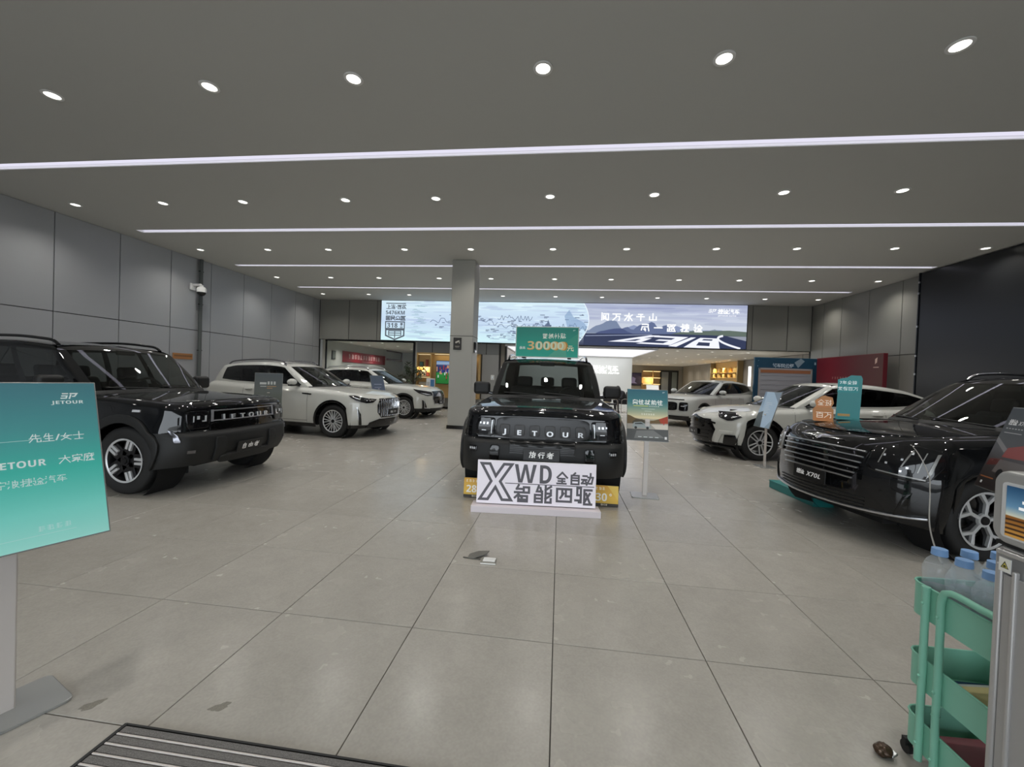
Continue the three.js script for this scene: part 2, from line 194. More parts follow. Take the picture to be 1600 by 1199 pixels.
function makeCar(S, label, at, turn, group) {
  const root = thing('car', label, 'car', [at[0], 0, at[1]], turn, group), B = bodySurface(S), paint = S.paint, { wb, Rw, Ra, W, zF, zR, gh } = S;
  root.scale.setScalar(S.scale ?? 1);
  // --- lower body skin: columns along the outline, rows from sill to shoulder ---
  const sill = curve(S.sill), half = [];
  for (let i = 0; i <= 22; i++) half.push({ s: B.A[i] });
  const zs = new Set(), zTop = B.H[22][1], zEnd = B.H[82][1];
  for (let z = zTop - 0.06; z > zEnd; z -= 0.09) if (![0, -wb].some((a) => Math.abs(z - a) < Ra + 0.03)) zs.add(z);
  for (const a of [0, -wb]) { for (let k = 0; k <= 18; k++) zs.add(a + Ra * Math.cos(k * Math.PI / 18)); for (const e of [-1, 1]) zs.add(a + e * (Ra + 0.004)); }
  for (const z of S.doors) { zs.add(z); }
  [...zs].filter((z) => z < zTop && z > zEnd).sort((a, b) => b - a).forEach((z) => half.push({ s: B.sAtZ(z), z }));
  for (let i = 82; i < B.A.length; i++) half.push({ s: B.A[i] });
  const cols = [...half.slice(1).reverse().map((c) => ({ ...c, s: -c.s })), ...half];
  const nRow = 30, rows = Array.from({ length: nRow + 1 }, () => []), ym = [];
  for (const c of cols) { const q = B.P(c.s, 0.6); let yb = sill(q.z); const side = Math.abs(c.s) >= B.sSide - 1e-6 && Math.abs(c.s) <= B.sSideEnd + 1e-6;
    if (side) for (const a of [0, -wb]) { const d = Math.abs((c.z ?? q.z) - a); if (d <= Ra + 1e-6) yb = Math.max(yb, Rw + Math.sqrt(Math.max(0, Ra * Ra - d * d))); }
    const yt = B.top(c.s), yc = Math.max(yb, S.clad ?? 0); c.z = q.z; c.yt = yt;
    for (let i = 0; i <= nRow; i++) { const y = i <= 4 ? lerp(yb, yc, i / 4) : lerp(yc, yt, 1 - (1 - (i - 4) / (nRow - 4)) ** 1.5); rows[i].push(B.P(c.s, y)); } }
  const [dA, dB, dC] = S.doors;
  const skin = grid(rows, (i, j) => { const zm = (cols[j].z + cols[j + 1].z) / 2, sm = Math.abs(cols[j].s + cols[j + 1].s) / 2, y = rows[i][j].y, sd = sm > B.sSide && sm < B.sSideEnd, L = cols[j].s + cols[j + 1].s > 0 ? 'l' : 'r';
    if (i < 4) return 'cladding'; if (sd && zm < dA && zm > dB) return 'door1' + L; if (sd && zm < dB && zm > dC) return 'door2' + L; if (sm < B.sSide + 0.02 && y < (S.bumperTop ?? 0.7)) return 'bumper'; if (!sd && zm < -wb && y < 0.7) return 'rear_bumper'; return 'body'; });
  const strips = (pts, f, nx = 14) => { const r = pts.map((p) => Array.from({ length: nx + 1 }, (_, k) => f(p, 2 * k / nx - 1))); return grid(r).all; };
  // --- hood ---
  const top = half.map((c) => { const y = c.yt ?? B.top(c.s); return B.P(c.s, y); });
  const hoodPts = top.filter((p) => p.z > gh.zcA - 0.06), hoodG = strips(hoodPts, (p, t) => V(p.x * t, B.topY(p.x * t, p.z) + (p.y - B.topY(p.x, p.z)), p.z), 24);
  // --- cabin: columns from the middle of the windscreen round to the middle of the tailgate, from belt (b) to roof edge (t) ---
  const RF = curve(gh.roof), roofY = (x, z) => RF(z) - gh.crown * (x / gh.xAt) ** 2, beltX = (z) => { const s = B.sAtZ(z), p = B.P(s, B.top(s)); return p.x - gh.inset; };
  const xA = beltX(gh.zcA), xD = beltX(gh.zDb), C = [];
  for (let i = 0; i <= 10; i++) { const f = i / 10, x = xA * f, z = gh.zc0 - (gh.zc0 - gh.zcA) * f * f, X = gh.xAt * f, Z = gh.zh0 - (gh.zh0 - gh.zhA) * f * f; C.push({ g: 'W', f, b: V(x, B.topY(x, z) - 0.004, z), t: V(X, roofY(X, Z), Z), in: V(-0.03 * f, 0, -0.09) }); }
  const ws = new Set([0, 1]); for (let k = 1; k < 24; k++) ws.add(k / 24); gh.panes.forEach((p) => { ws.add(p[0]); ws.add(p[1]); });
  for (const w of [...ws].sort((a, b) => a - b)) { const z = lerp(gh.zcA, gh.zDb, w), Z = lerp(gh.zhA, gh.zDt, w), X = lerp(gh.xAt, gh.xDt, w * w) + (gh.barrel ?? 0.02) * 4 * w * (1 - w); const s = B.sAtZ(z); C.push({ g: 'S', f: w, b: V(beltX(z), B.topY(beltX(z), z) - 0.004, z), t: V(X, roofY(X, Z), Z), in: V(-0.1, 0, 0) }); }
  for (let i = 1; i <= 8; i++) { const f = 1 - i / 8, x = xD * f, z = gh.zDb - gh.bowR * (1 - f * f), X = gh.xDt * f, Z = gh.zDt - gh.bowR * (1 - f * f); C.push({ g: 'R', f, b: V(x, B.topY(x, z) - 0.004, z), t: V(X, roofY(X, Z), Z), in: V(-0.03 * f, 0, 0.1) }); }
  const lo = (c) => c.g === 'W' ? 0.05 : c.g === 'R' ? 0.12 : curve(gh.lo)(c.f), hi = (c) => c.g === 'S' ? curve(gh.hi)(c.f) : 0.9, VR = 0.9;
  const cab = (c, v) => { const n = V(c.g === 'S' ? 1 : 0, 0, c.g === 'W' ? 0.6 : c.g === 'R' ? -1 : 0), low = (q) => c.b.clone().lerp(c.t, q).addScaledVector(n, (gh.bulge ?? 0.025) * 4 * q * (1 - q));
    const R = V(c.t.x + c.in.x, 0, c.t.z + c.in.z); R.y = roofY(R.x, R.z); c.R = R; if (v <= VR) return low(v);
    const t = (v - VR) / (1 - VR), a = low(VR), k = V(c.t.x, c.t.y - 0.01, c.t.z); return a.multiplyScalar((1 - t) ** 2).addScaledVector(k, 2 * t * (1 - t)).addScaledVector(R, t * t); };
  const full = [...C.slice(1).reverse().map((c) => ({ ...c, m: -1 })), ...C.map((c) => ({ ...c, m: 1 }))];
  const vr = (c) => { const a = lo(c), b = Math.min(VR, hi(c)); return [0, a / 2, a, ...[1, 2, 3, 4, 5].map((k) => lerp(a, b, k / 6)), b, ...(b < VR ? [VR] : [VR]), 0.93, 0.96, 0.98, 1]; };
  const cr = Array.from({ length: vr(C[0]).length }, () => []);
  for (const c of full) vr(c).forEach((v, i) => { const p = cab(c, v); p.x *= c.m; cr[i].push(p); });
  const paneOf = (j) => { const a = full[j], b = full[j + 1], g = a.g === b.g ? a.g : [a.g, b.g].includes('S') && [a.g, b.g].includes('W') ? 'A' : 'D', f = (a.f + b.f) / 2;
    if (g === 'W') return f < 0.93 ? 'windscreen' : null; if (g === 'R') return f < 0.85 ? 'rear_window' : null; if (g !== 'S') return null;
    const k = gh.panes.findIndex((p) => f > p[0] && f < p[1]); return k >= 0 ? 'window' + k + (a.m > 0 && b.m > 0 ? 'l' : 'r') : f > gh.panes[0][0] && f < gh.panes[gh.panes.length - 1][1] ? 'pillar' + gh.panes.findIndex((p) => f < p[0]) + (a.m > 0 && b.m > 0 ? 'l' : 'r') : null; };
  const cabG = grid(cr, (i, j) => { const k = paneOf(j); if (i >= 2 && i < 8 && k) return k; if (i < 2 && full[j].g === 'W' && full[j + 1].g === 'W') return 'cowl'; return S.blackRoof && i >= 9 ? 'roof' : 'cabin'; });
  const roofRim = C.map((c) => c.R ?? (cab(c, 1), c.R)), roofG = strips(roofRim, (p, t) => V(p.x * t, roofY(p.x * t, p.z), p.z));
  // --- shoulders between skin and cabin, and the deck behind it ---
  const sh = (m) => grid([0, 1].map((k) => C.filter((c) => c.g === 'S').map((c) => { const s = B.sAtZ(c.b.z), p = B.P(s, B.top(s)); return k ? V(c.b.x * m, c.b.y, c.b.z) : V(p.x * m, p.y, p.z); }))).all;
  const deck = strips(top.filter((p) => p.z < gh.zDb + 0.05), (p, t) => V(p.x * t, p.y, p.z), 6);
  part('body', join([skin.body, cabG.cabin, sh(1), sh(-1), deck]), paint, root);
  part('hood', hoodG, paint, root); part('roof', join([roofG, ...(cabG.roof ? [cabG.roof] : [])]), S.roofMat ?? paint, root);
  part('front_bumper', skin.bumper, S.bumperMat ?? paint, root); if (skin.rear_bumper) part('rear_bumper', skin.rear_bumper, paint, root);
  part('lower_cladding', skin.cladding, S.cladMat ?? M.plastic, root);
  part('cowl', cabG.cowl, M.plastic, root); for (const k in cabG) if (/^pillar/.test(k)) part('window_pillar', cabG[k], S.pillarMat ?? M.gloss, root);
  part('windscreen', cabG.windscreen, S.windMat ?? M.wind, root); part('rear_window', cabG.rear_window, M.mid, root);
  for (const k in cabG) if (/^window\d/.test(k)) part('side_window', cabG[k], k.includes('0') ? M.mid : S.rearTint ?? M.tint, root);
  // --- doors with handles ---
  for (const [k, za, zb] of [['door1', dA, dB], ['door2', dB, dC]]) for (const e of ['l', 'r']) { const m = e === 'l' ? 1 : -1, d = part('door', skin[k + e], paint, root), zz = lerp(za, zb, 0.8), s = m * B.sAtZ(zz), y = S.handleY;
    part('door_handle', rbx(0.19, 0.032, 0.04, 0.014).applyMatrix4(stick(B, s, y, 0.012)), S.handleMat ?? paint, d); }
  const gaps = []; for (const m of [1, -1]) { for (const z of S.doors) { const s = m * B.sAtZ(z), t = B.top(s) - 0.02; gaps.push(conform(B, rectP(s - 0.003, s + 0.003, Math.max(S.clad, sill(z)) + 0.02, t), -0.002, 0.0035)); } gaps.push(conform(B, strokeP([[m * B.sAtZ(dA), sill(dA) + 0.14], [m * B.sAtZ(dC), sill(dC) + 0.14]], 0.006), -0.002, 0.0035)); }
  part('panel_gap', join(gaps), M.under, root);
  // --- arch lips ---
  for (const m of [1, -1]) for (const a of [0, -wb]) { const p = [], q = [], w = S.lip; for (let k = 0; k <= 24; k++) { const t = -0.16 + (Math.PI + 0.32) * k / 24, e = (r) => [m * B.sAtZ(a + r * Math.cos(t)), Math.max(sill(a), Rw + r * Math.sin(t))]; p.push(e(Ra - 0.006)); q.unshift(e(Ra + w)); }
    const pts = [...p, ...q]; part('wheel_arch', conform(B, m > 0 ? pts.reverse() : pts, -0.004, S.lipThick ?? 0.014, 0.003), S.lipMat ?? M.plastic, root); }
  // --- wheels ---
  const wg = makeWheel(S), tx = W - S.tw / 2 - (S.tuck ?? 0.035);
  for (const m of [1, -1]) for (const z of [0, -wb]) { const w = part('wheel', wg.tyre, M.rubber, root, [m * tx, Rw, z]); if (m < 0) w.rotation.y = Math.PI; part('rim', wg.rim, M.rimDark, w); part('spokes', wg.spoke, S.rim.mat ?? M.alloy, w); part('brake_disc', wg.disc, M.disc, w); part('center_cap', wg.center_cap, M.rimDark, w); }
  // --- under and inside ---
  const fl = S.floor ?? 0.24, inner = [bx(2 * (W - 0.36), 0.3, zF - zR - 0.5, 0, fl + 0.15, (zF + zR) / 2), bx(2 * (W - 0.12), 0.2, wb - 2 * Ra - 0.06, 0, fl + 0.13, -wb / 2), bx(2 * (W - 0.4), 0.26, zF - 0.3 - gh.zcA, 0, 0.52, (zF - 0.3 + gh.zcA) / 2), bx(2 * (W - 0.4), 0.4, 0.9, 0, 0.7, -wb)];
  for (const m of [1, -1]) for (const a of [0, -wb]) { const g = new THREE.CylinderGeometry(Ra + 0.012, Ra + 0.012, 0.36, 28, 1, true, -Math.PI * 0.62, Math.PI * 1.24).rotateX(Math.PI / 2).rotateY(Math.PI / 2); g.rotateX(-Math.PI / 2); inner.push(g.translate(m * (W - 0.2), Rw, a)); inner.push(bx(0.02, 0.8, 2 * Ra, m * (W - 0.385), 0.6, a)); }
  part('underbody', join(inner), M.under, root);
  const seat = (x, z, w) => join([rbx(w, 0.16, 0.5, 0.06, x, 0.66, z + 0.2), rbx(w, 0.62, 0.16, 0.07).rotateX(-0.28).translate(x, 1.0, z - 0.12), ...(w < 0.7 ? [0] : [-0.42, 0, 0.42]).map((d) => rbx(0.26, 0.19, 0.1, 0.05).rotateX(-0.2).translate(x + d, S.headY ?? 1.38, z - 0.22))]);
  for (const x of [-0.38, 0.38]) part('seat', seat(x, gh.zhA - 0.1, 0.5), M.seat, root); part('rear_seat', seat(0, gh.zhA - 1.05, 1.3), M.seat, root);
  const yc = B.topY(0, gh.zcA); part('dashboard', join([rbx(2 * xA - 0.12, 0.22, 0.6, 0.08, 0, yc - 0.14, gh.zcA - 0.12), rbx(0.32, 0.15, 0.03, 0.01, 0, yc + 0.02, gh.zcA - 0.4)]), M.dash, root);
  part('steering_wheel', new THREE.TorusGeometry(0.18, 0.016, 8, 28).rotateX(-0.4).translate(0.38, yc - 0.03, gh.zcA - 0.52), M.seat, root);
  part('rear_view_mirror', rbx(0.24, 0.07, 0.03, 0.014, 0, lerp(yc, gh.roof[0][1], 0.82), gh.zh0 + 0.06), M.plastic, root);
  // --- door mirrors ---
  const mz = gh.zcA - (S.mirrorBack ?? 0.28), mx = beltX(mz), my = B.topY(mx, mz) + (S.mirrorUp ?? 0.05);
  for (const m of [1, -1]) { const g = part('door_mirror', S.boxMirror ? rbx(0.26, 0.2, 0.12, 0.05, m * (mx + 0.2), my + 0.06, mz) : new THREE.SphereGeometry(1, 20, 14).scale(0.13, 0.075, 0.075).translate(m * (mx + (S.fold ?? 0.21)), my + 0.06, mz), S.mirrorMat ?? paint, root);
    part('mirror_arm', [rbx(0.2, 0.05, 0.07, 0.02).rotateZ(m * 0.15).translate(m * (mx + 0.07), my - 0.015, mz), rbx(0.21, 0.045, 0.1, 0.02, m * (mx + (S.fold ?? 0.21) - 0.02), my - 0.01, mz)], M.gloss, g); }
  // --- wipers ---
  for (const x of [-0.1, 0.5]) { const a = C[0], p = (dx, v) => { const f = Math.abs(x + dx) / xA, c = C[Math.min(9, Math.round(f * 10))], q = cab(c, v); return [x + dx, q.y + 0.012, q.z + 0.014]; }; part('wiper', tube([p(0, 0.03), p(-0.25, 0.06), p(-0.52, 0.09)], 0.008, 10, 6), M.plastic, root); }
  if (S.rails) for (const m of [1, -1]) { const pt = (w, up) => { const z = lerp(gh.zhA, gh.zDt, w), x = lerp(gh.xAt, gh.xDt, w) - 0.07; return [m * x, roofY(x, z) + up, z]; };
    const rl = part('roof_rail', tube([pt(0.02, 0.0), pt(0.06, 0.045), ...[0.2, 0.35, 0.5, 0.65, 0.8].map((w) => pt(w, 0.055)), pt(0.92, 0.045), pt(0.97, 0)], 0.019, 40, 8).scale(1, 1, 1), S.rails, root); void rl; }
  return { root, B, cab, C, roofY };
}
function plate(car, s, y, w, h, draw, lift = 0.02) {
  const m = stick(car.B, s, y, lift), o = part('number_plate', rbx(w, h, 0.012, 0.005).applyMatrix4(m), M.plastic, car.root);
  part('plate_face', new THREE.PlaneGeometry(w - 0.006, h - 0.006).translate(0, 0, 0.0068).applyMatrix4(m), new THREE.MeshStandardMaterial({ map: canvasMap(384, Math.round(384 * h / w), draw), roughness: 0.45 }), o);
}
const both = (f) => { f(1); f(-1); };
// ---------- the seven cars: each has its own proportions, front and wheels ----------
const boxSUV = (o) => ({ W: 0.96, wb: 2.76, zF: 0.86, zR: -3.62, bowF: 0.07, bowR: 0.05, rcF: [0.2, 0.26], rcR: [0.16, 0.2], Rw: 0.385, Ra: 0.455, tw: 0.25, crown: 0.05, r: 0.07, flare: 0.03, clad: 0.56, lip: 0.085, lipThick: 0.03, bumperTop: 0.72, handleY: 1.06, tuck: 0.0, floor: 0.3,
  plan: [[-3.6, 0.96], [-2.6, 1], [-0.6, 1], [0.4, 0.985], [0.9, 0.97]], hw: [[0.25, 0.93], [0.5, 0.95], [0.8, 0.955], [1.0, 0.93], [1.2, 0.89]], front: [[0.26, -0.16], [0.4, -0.05], [0.55, 0], [0.7, -0.01], [0.74, -0.06], [0.9, -0.065], [1.05, -0.08], [1.15, -0.11]], rear: [[0.3, 0.1], [0.6, 0], [1, 0.02], [1.2, 0.06]],
  sill: [[-3.6, 0.36], [-3.2, 0.3], [-2, 0.27], [0.3, 0.28], [0.62, 0.33], [0.86, 0.34]], top: [[-3.6, 1.2], [-1.0, 1.19], [-0.65, 1.18], [0, 1.16], [0.6, 1.12], [0.8, 1.08]], doors: [-0.62, -1.62, -2.42],
  gh: { zc0: -0.52, zcA: -0.72, zh0: -1.28, zhA: -1.36, xAt: 0.71, xDt: 0.69, zDt: -3.3, zDb: -3.5, bowR: 0.05, crown: 0.03, inset: 0.02, roof: [[-3.4, 1.79], [-2.2, 1.82], [-1.2, 1.75]], lo: [[0, 0.1], [1, 0.08]], hi: [[0, 0.86], [1, 0.86]], panes: [[0.04, 0.31], [0.35, 0.63], [0.68, 0.95]] },
  paint: M.blackPaint, lipMat: M.plastic, bumperMat: M.plastic, boxMirror: true, mirrorMat: M.plastic, ...o });
const softSUV = (o) => ({ W: 0.95, wb: 2.72, zF: 0.93, zR: -3.72, bowF: 0.16, bowR: 0.1, rcF: [0.3, 0.42], rcR: [0.25, 0.3], Rw: 0.37, Ra: 0.43, tw: 0.24, crown: 0.06, r: 0.1, flare: 0.02, clad: 0.3, lip: 0.045, lipThick: 0.012, bumperTop: 0.72, handleY: 1.0, tuck: 0.01, floor: 0.22,
  plan: [[-3.7, 0.93], [-2.6, 1], [-0.6, 1], [0.3, 0.985], [0.6, 0.96]], hw: [[0.2, 0.9], [0.4, 0.94], [0.7, 0.95], [0.95, 0.935], [1.2, 0.86]], front: [[0.2, -0.12], [0.32, -0.02], [0.5, 0], [0.78, -0.01], [0.95, -0.07], [1.08, -0.16]], rear: [[0.3, 0.08], [0.6, 0], [1, 0.06], [1.15, 0.14]],
  sill: [[-3.7, 0.32], [-3.2, 0.24], [-2, 0.21], [0.3, 0.22], [0.65, 0.22], [0.93, 0.24]], top: [[-3.7, 1.2], [-2.6, 1.17], [-0.9, 1.13], [-0.6, 1.12], [0, 1.09], [0.5, 1.03], [0.8, 0.95]], doors: [-0.66, -1.62, -2.42],
  gh: { zc0: -0.42, zcA: -0.75, zh0: -1.42, zhA: -1.56, xAt: 0.62, xDt: 0.57, zDt: -3.35, zDb: -3.5, bowR: 0.12, crown: 0.035, inset: 0.02, barrel: 0.035, roof: [[-3.5, 1.57], [-2.8, 1.65], [-2.1, 1.68], [-1.4, 1.62]], lo: [[0, 0.08], [0.7, 0.08], [1, 0.16]], hi: [[0, 0.8], [0.1, 0.86], [0.75, 0.86], [1, 0.74]], panes: [[0.05, 0.34], [0.37, 0.67], [0.7, 0.92]] },
  paint: M.whitePaint, ...o });
const zh = (t, lw = 7) => (g, w, h) => { g.fillStyle = '#0b0c0d'; g.fillRect(0, 0, w, h); const s = h * 0.56, n = t.length; hanzi(g, t, (w - n * s * 1.35 + s * 0.35) / 2, h * 0.2, s, lw, '#f2f2f0', 1.35); };
const R5 = (t) => { const s = new THREE.Shape(); t.forEach((p, i) => { const a = t[(i + t.length - 1) % t.length], b = t[(i + 1) % t.length], k = 0.22, q = [lerp(p[0], a[0], k), lerp(p[1], a[1], k)], r = [lerp(p[0], b[0], k), lerp(p[1], b[1], k)]; i ? s.lineTo(...q) : s.moveTo(...q); s.quadraticCurveTo(p[0], p[1], ...r); }); s.closePath(); return s; };

// black box-shaped SUV in the middle of the aisle, nose to the camera
{ const c = makeCar(boxSUV({ scale: 1.05, W: 0.955, Rw: 0.39, flare: 0.035, rim: { r: 0.24, n: 6, kind: 'block', mat: M.rimDark }, rails: M.gloss, rearTint: M.tint }), 'black box-shaped SUV facing the aisle with a green price board on its roof', 'car' && [-0.2, -5.56], 0.02), { B, root } = c;
  part('grille', [conform(B, R5(rectP(-0.53, 0.53, 0.76, 1.0)), -0.004, 0.014, 0.004), conform(B, rectP(-0.37, 0.37, 0.6, 0.75), -0.01, 0.012)], std(lin(0.006, 0.006, 0.007), 0.32), root);
  const bars = []; for (let k = 0; k < 7; k++) bars.push(conform(B, rectP(-0.36, 0.36, 0.615 + k * 0.019, 0.622 + k * 0.019), 0.0, 0.012)); bars.push(conform(B, strokeP([[-0.365, 0.606], [-0.365, 0.745], [0.365, 0.745], [0.365, 0.606]], 0.012), 0, 0.014));
  part('lower_grille', bars, M.plastic, root);
  'JETOUR'.split('').forEach((ch, i) => { const s = (i - 2.5) * 0.17 * -1, m = stick(B, -s, 0.855, 0.012), b = part('grille_block', conform(B, R5(rectP(-s - 0.058, -s + 0.058, 0.79, 0.915)), 0.006, 0.016, 0.004), std(lin(0.035, 0.035, 0.036), 0.45), root);
    part('letter', textGeo(ch, 0.055, 0.008, 1.5).translate(0, -0.027, 0.012).applyMatrix4(m), M.led, b); });
  both((m) => { const sq = rectP(0.55, 0.77, 0.77, 0.98), P = m > 0 ? sq : mir(sq); const h = part('headlight', conform(B, R5(P), -0.002, 0.02, 0.006), M.smoke, root); const L = [];
    for (const [a, b, y0, y1] of [[0.572, 0.58, 0.8, 0.95], [0.62, 0.64, 0.9, 0.925], [0.66, 0.685, 0.9, 0.925], [0.705, 0.72, 0.905, 0.925], [0.64, 0.69, 0.83, 0.838]]) { const r = rectP(a, b, y0, y1); L.push(conform(B, m > 0 ? r : mir(r), 0.02, 0.01)); } L.forEach((q) => part('led_strip', q, M.led, h));
    const f = rectP(0.74, 0.84, 0.59, 0.66), F = m > 0 ? f : mir(f), o = part('fog_lamp', conform(B, R5(F), 0, 0.012, 0.003), M.smoke, root), G = []; for (const a of [0.76, 0.785, 0.81]) { const r = rectP(a, a + 0.016, 0.615, 0.64); G.push(conform(B, m > 0 ? r : mir(r), 0.008, 0.008)); } G.forEach((q) => part('led_strip', q, M.led, o));
    const v = [[0.49, 0.42], [0.6, 0.42], [0.58, 0.68], [0.47, 0.68]]; part('bumper_vent', conform(B, R5(m > 0 ? v : mir(v)), 0, 0.02, 0.006), M.gloss, root); });
  const arc = []; for (let k = 0; k <= 20; k++) { const s = -0.56 + 1.12 * k / 20; arc.push([s, 1.015 + 0.06 * Math.sqrt(Math.max(0, 1 - (s / 0.57) ** 2))]); }
  part('hood_lip', conform(B, strokeP(arc, 0.016), -0.004, 0.016, 0.003), M.blackPaint, root);
  part('skid_plate', conform(B, R5(rectP(-0.4, 0.4, 0.35, 0.45)), 0, 0.03, 0.006), M.plastic, root);
  plate(c, 0, 0.6, 0.4, 0.13, zh('旅行者', 9), 0.03);
}
// black boxy SUV on the left, wordmark bar, five-bar wheels
{ const c = makeCar(boxSUV({ scale: 0.99, W: 0.93, wb: 2.72, zF: 0.82, Rw: 0.395, clad: 0.6, hw: [[0.25, 0.9], [0.5, 0.925], [0.8, 0.925], [1.0, 0.905], [1.2, 0.86]], rim: { r: 0.258, n: 5, kind: 'bars', turn: 0.32 }, rails: M.gloss, rearTint: M.mid }), 'black boxy SUV with silver five-bar wheels parked beside the left teal poster', [-4.93, -4.98], 1.535), { B, root } = c;
  part('grille', [conform(B, R5(rectP(-0.52, 0.52, 0.73, 0.84)), -0.004, 0.012, 0.004), conform(B, rectP(-0.5, 0.5, 0.86, 0.985), -0.002, 0.008)], M.gloss, root);
  const bar = part('grille_bar', [conform(B, rectP(-0.5, 0.5, 0.855, 0.868), 0.006, 0.016, 0.003), conform(B, rectP(-0.5, 0.5, 0.977, 0.99), 0.006, 0.016, 0.003), conform(B, rectP(-0.52, -0.49, 0.85, 0.995), 0.012, 0.012), conform(B, rectP(0.49, 0.52, 0.85, 0.995), 0.012, 0.012)], std(lin(0.3, 0.3, 0.32), 0.35, 0.4), root);
  'JETOUR'.split('').forEach((ch, i) => part('letter', textGeo(ch, 0.062, 0.01, 1.6).translate(0, -0.03, 0).applyMatrix4(stick(B, (i - 2.5) * 0.145, 0.922, 0.012)), M.led, bar));
  both((m) => { const q = [[0.54, 0.78], [0.78, 0.78], [0.8, 0.99], [0.54, 0.99]], h = part('headlight', conform(B, R5(m > 0 ? q : mir(q)), -0.002, 0.022, 0.006), M.smoke, root), L = []; for (const r of [rectP(0.58, 0.6, 0.86, 0.93), rectP(0.58, 0.63, 0.86, 0.875), rectP(0.66, 0.69, 0.89, 0.93), rectP(0.72, 0.73, 0.86, 0.93)]) L.push(conform(B, m > 0 ? r : mir(r), 0.022, 0.008)); L.forEach((q) => part('led_strip', q, M.led, h));
    const f = [[0.86, 0.63], [0.93, 0.63], [0.95, 0.78], [0.9, 0.76]], F = part('corner_reflector', conform(B, R5(m > 0 ? f : mir(f)), 0.002, 0.012, 0.003), M.darkChrome, root); void F;
    const g = rectP(0.73, 0.81, 0.5, 0.535); part('fog_lamp', conform(B, m > 0 ? g : mir(g), 0.002, 0.01), M.darkChrome, root);
    part('side_lamp', conform(B, rectP(m * B.sAtZ(0.16) - 0.05, m * B.sAtZ(0.16) + 0.05, 0.97, 0.995), 0.0, 0.012), M.led, root);
    const s0 = rectP(0.36, 0.5, 0.36, 0.66); part('bumper_step', conform(B, R5(m > 0 ? s0 : mir(s0)), 0, 0.02, 0.006), M.plastic, root); });
  part('skid_plate', conform(B, R5(rectP(-0.42, 0.42, 0.34, 0.44)), 0, 0.035, 0.008), M.plastic, root);
  part('hood_lip', conform(B, strokeP([[-0.78, 1.02], [-0.5, 1.035], [0.5, 1.035], [0.78, 1.02]], 0.012), 0, 0.012, 0.003), M.blackPaint, root);
  plate(c, 0, 0.5, 0.42, 0.14, zh('自由者', 10));
}
// white SUV, octagonal grille of upright chrome bars
{ const c = makeCar(softSUV({ scale: 1.02, zR: -3.84, rim: { r: 0.25, n: 10, kind: 'vee', mat: M.alloy }, lipMat: M.gloss, cladMat: M.gloss, rails: M.darkChrome }), 'white SUV with an octagonal grille of upright chrome bars parked second along the left wall', [-4.98, -9.5], 1.466), { B, root } = c; B.ky = 1.2;
  const oct = [[-0.5, 0.52], [-0.4, 0.42], [0.4, 0.42], [0.5, 0.52], [0.5, 0.66], [0.42, 0.78], [-0.42, 0.78], [-0.5, 0.66]]; part('grille', conform(B, oct, -0.006, 0.012), M.gloss, root);
  for (let k = -7; k <= 7; k++) { const s = k * 0.064, y = Math.abs(s) > 0.4 ? 0.07 : 0, b = Math.sign(s) * 0.018; part('grille_bar', conform(B, strokeP([[s + b, 0.44 + y], [s, 0.6], [s + b * 0.6, 0.76 - y * 0.8]].reverse(), 0.017), 0.006, 0.014, 0.004), M.chrome, root); }
  both((m) => { const q = [[0.5, 0.765], [0.62, 0.71], [0.78, 0.7], [0.98, 0.74], [1.14, 0.83], [0.98, 0.835], [0.76, 0.79]], h = part('headlight', conform(B, m > 0 ? q : mir(q), 0.002, 0.012, 0.003), M.smoke, root), L = []; for (const r of [[[0.9, 0.765], [0.97, 0.78], [1.08, 0.822], [0.95, 0.79]], rectP(0.68, 0.7, 0.735, 0.75), rectP(0.75, 0.77, 0.74, 0.755)]) L.push(conform(B, m > 0 ? r : mir(r), 0.012, 0.006)); L.forEach((q) => part('led_strip', q, M.led, h));
    const v = [[0.87, 0.3], [0.93, 0.3], [0.945, 0.48], [0.97, 0.62], [0.9, 0.5]]; part('bumper_vent', conform(B, m > 0 ? v : mir(v), 0.002, 0.012, 0.003), M.gloss, root); part('bumper_trim', conform(B, strokeP((m > 0 ? [[0.94, 0.3], [0.955, 0.48], [0.975, 0.63]] : mir([[0.94, 0.3], [0.955, 0.48], [0.975, 0.63]])), 0.014), 0.006, 0.012, 0.003), M.chrome, root);
    part('fender_trim', conform(B, strokeP([[m * B.sAtZ(-0.56), 0.83], [m * B.sAtZ(-0.8), 0.84]], 0.024), 0.001, 0.008), M.gloss, root); });
  part('front_lip', conform(B, [[-0.75, 0.25], [0.75, 0.25], [0.7, 0.34], [0.45, 0.4], [-0.45, 0.4], [-0.7, 0.34]], 0, 0.014, 0.003), M.gloss, root);
  plate(c, 0, 0.52, 0.42, 0.13, (g, w, h) => { g.fillStyle = '#151617'; g.fillRect(0, 0, w, h); hanzi(g, '捷途', w * 0.2, h * 0.3, h * 0.4, 7, '#d8d8d8'); wide(g, 'X70', w * 0.55, h * 0.68, h * 0.42, '#d8d8d8', 1.1, 'italic bold'); });
}
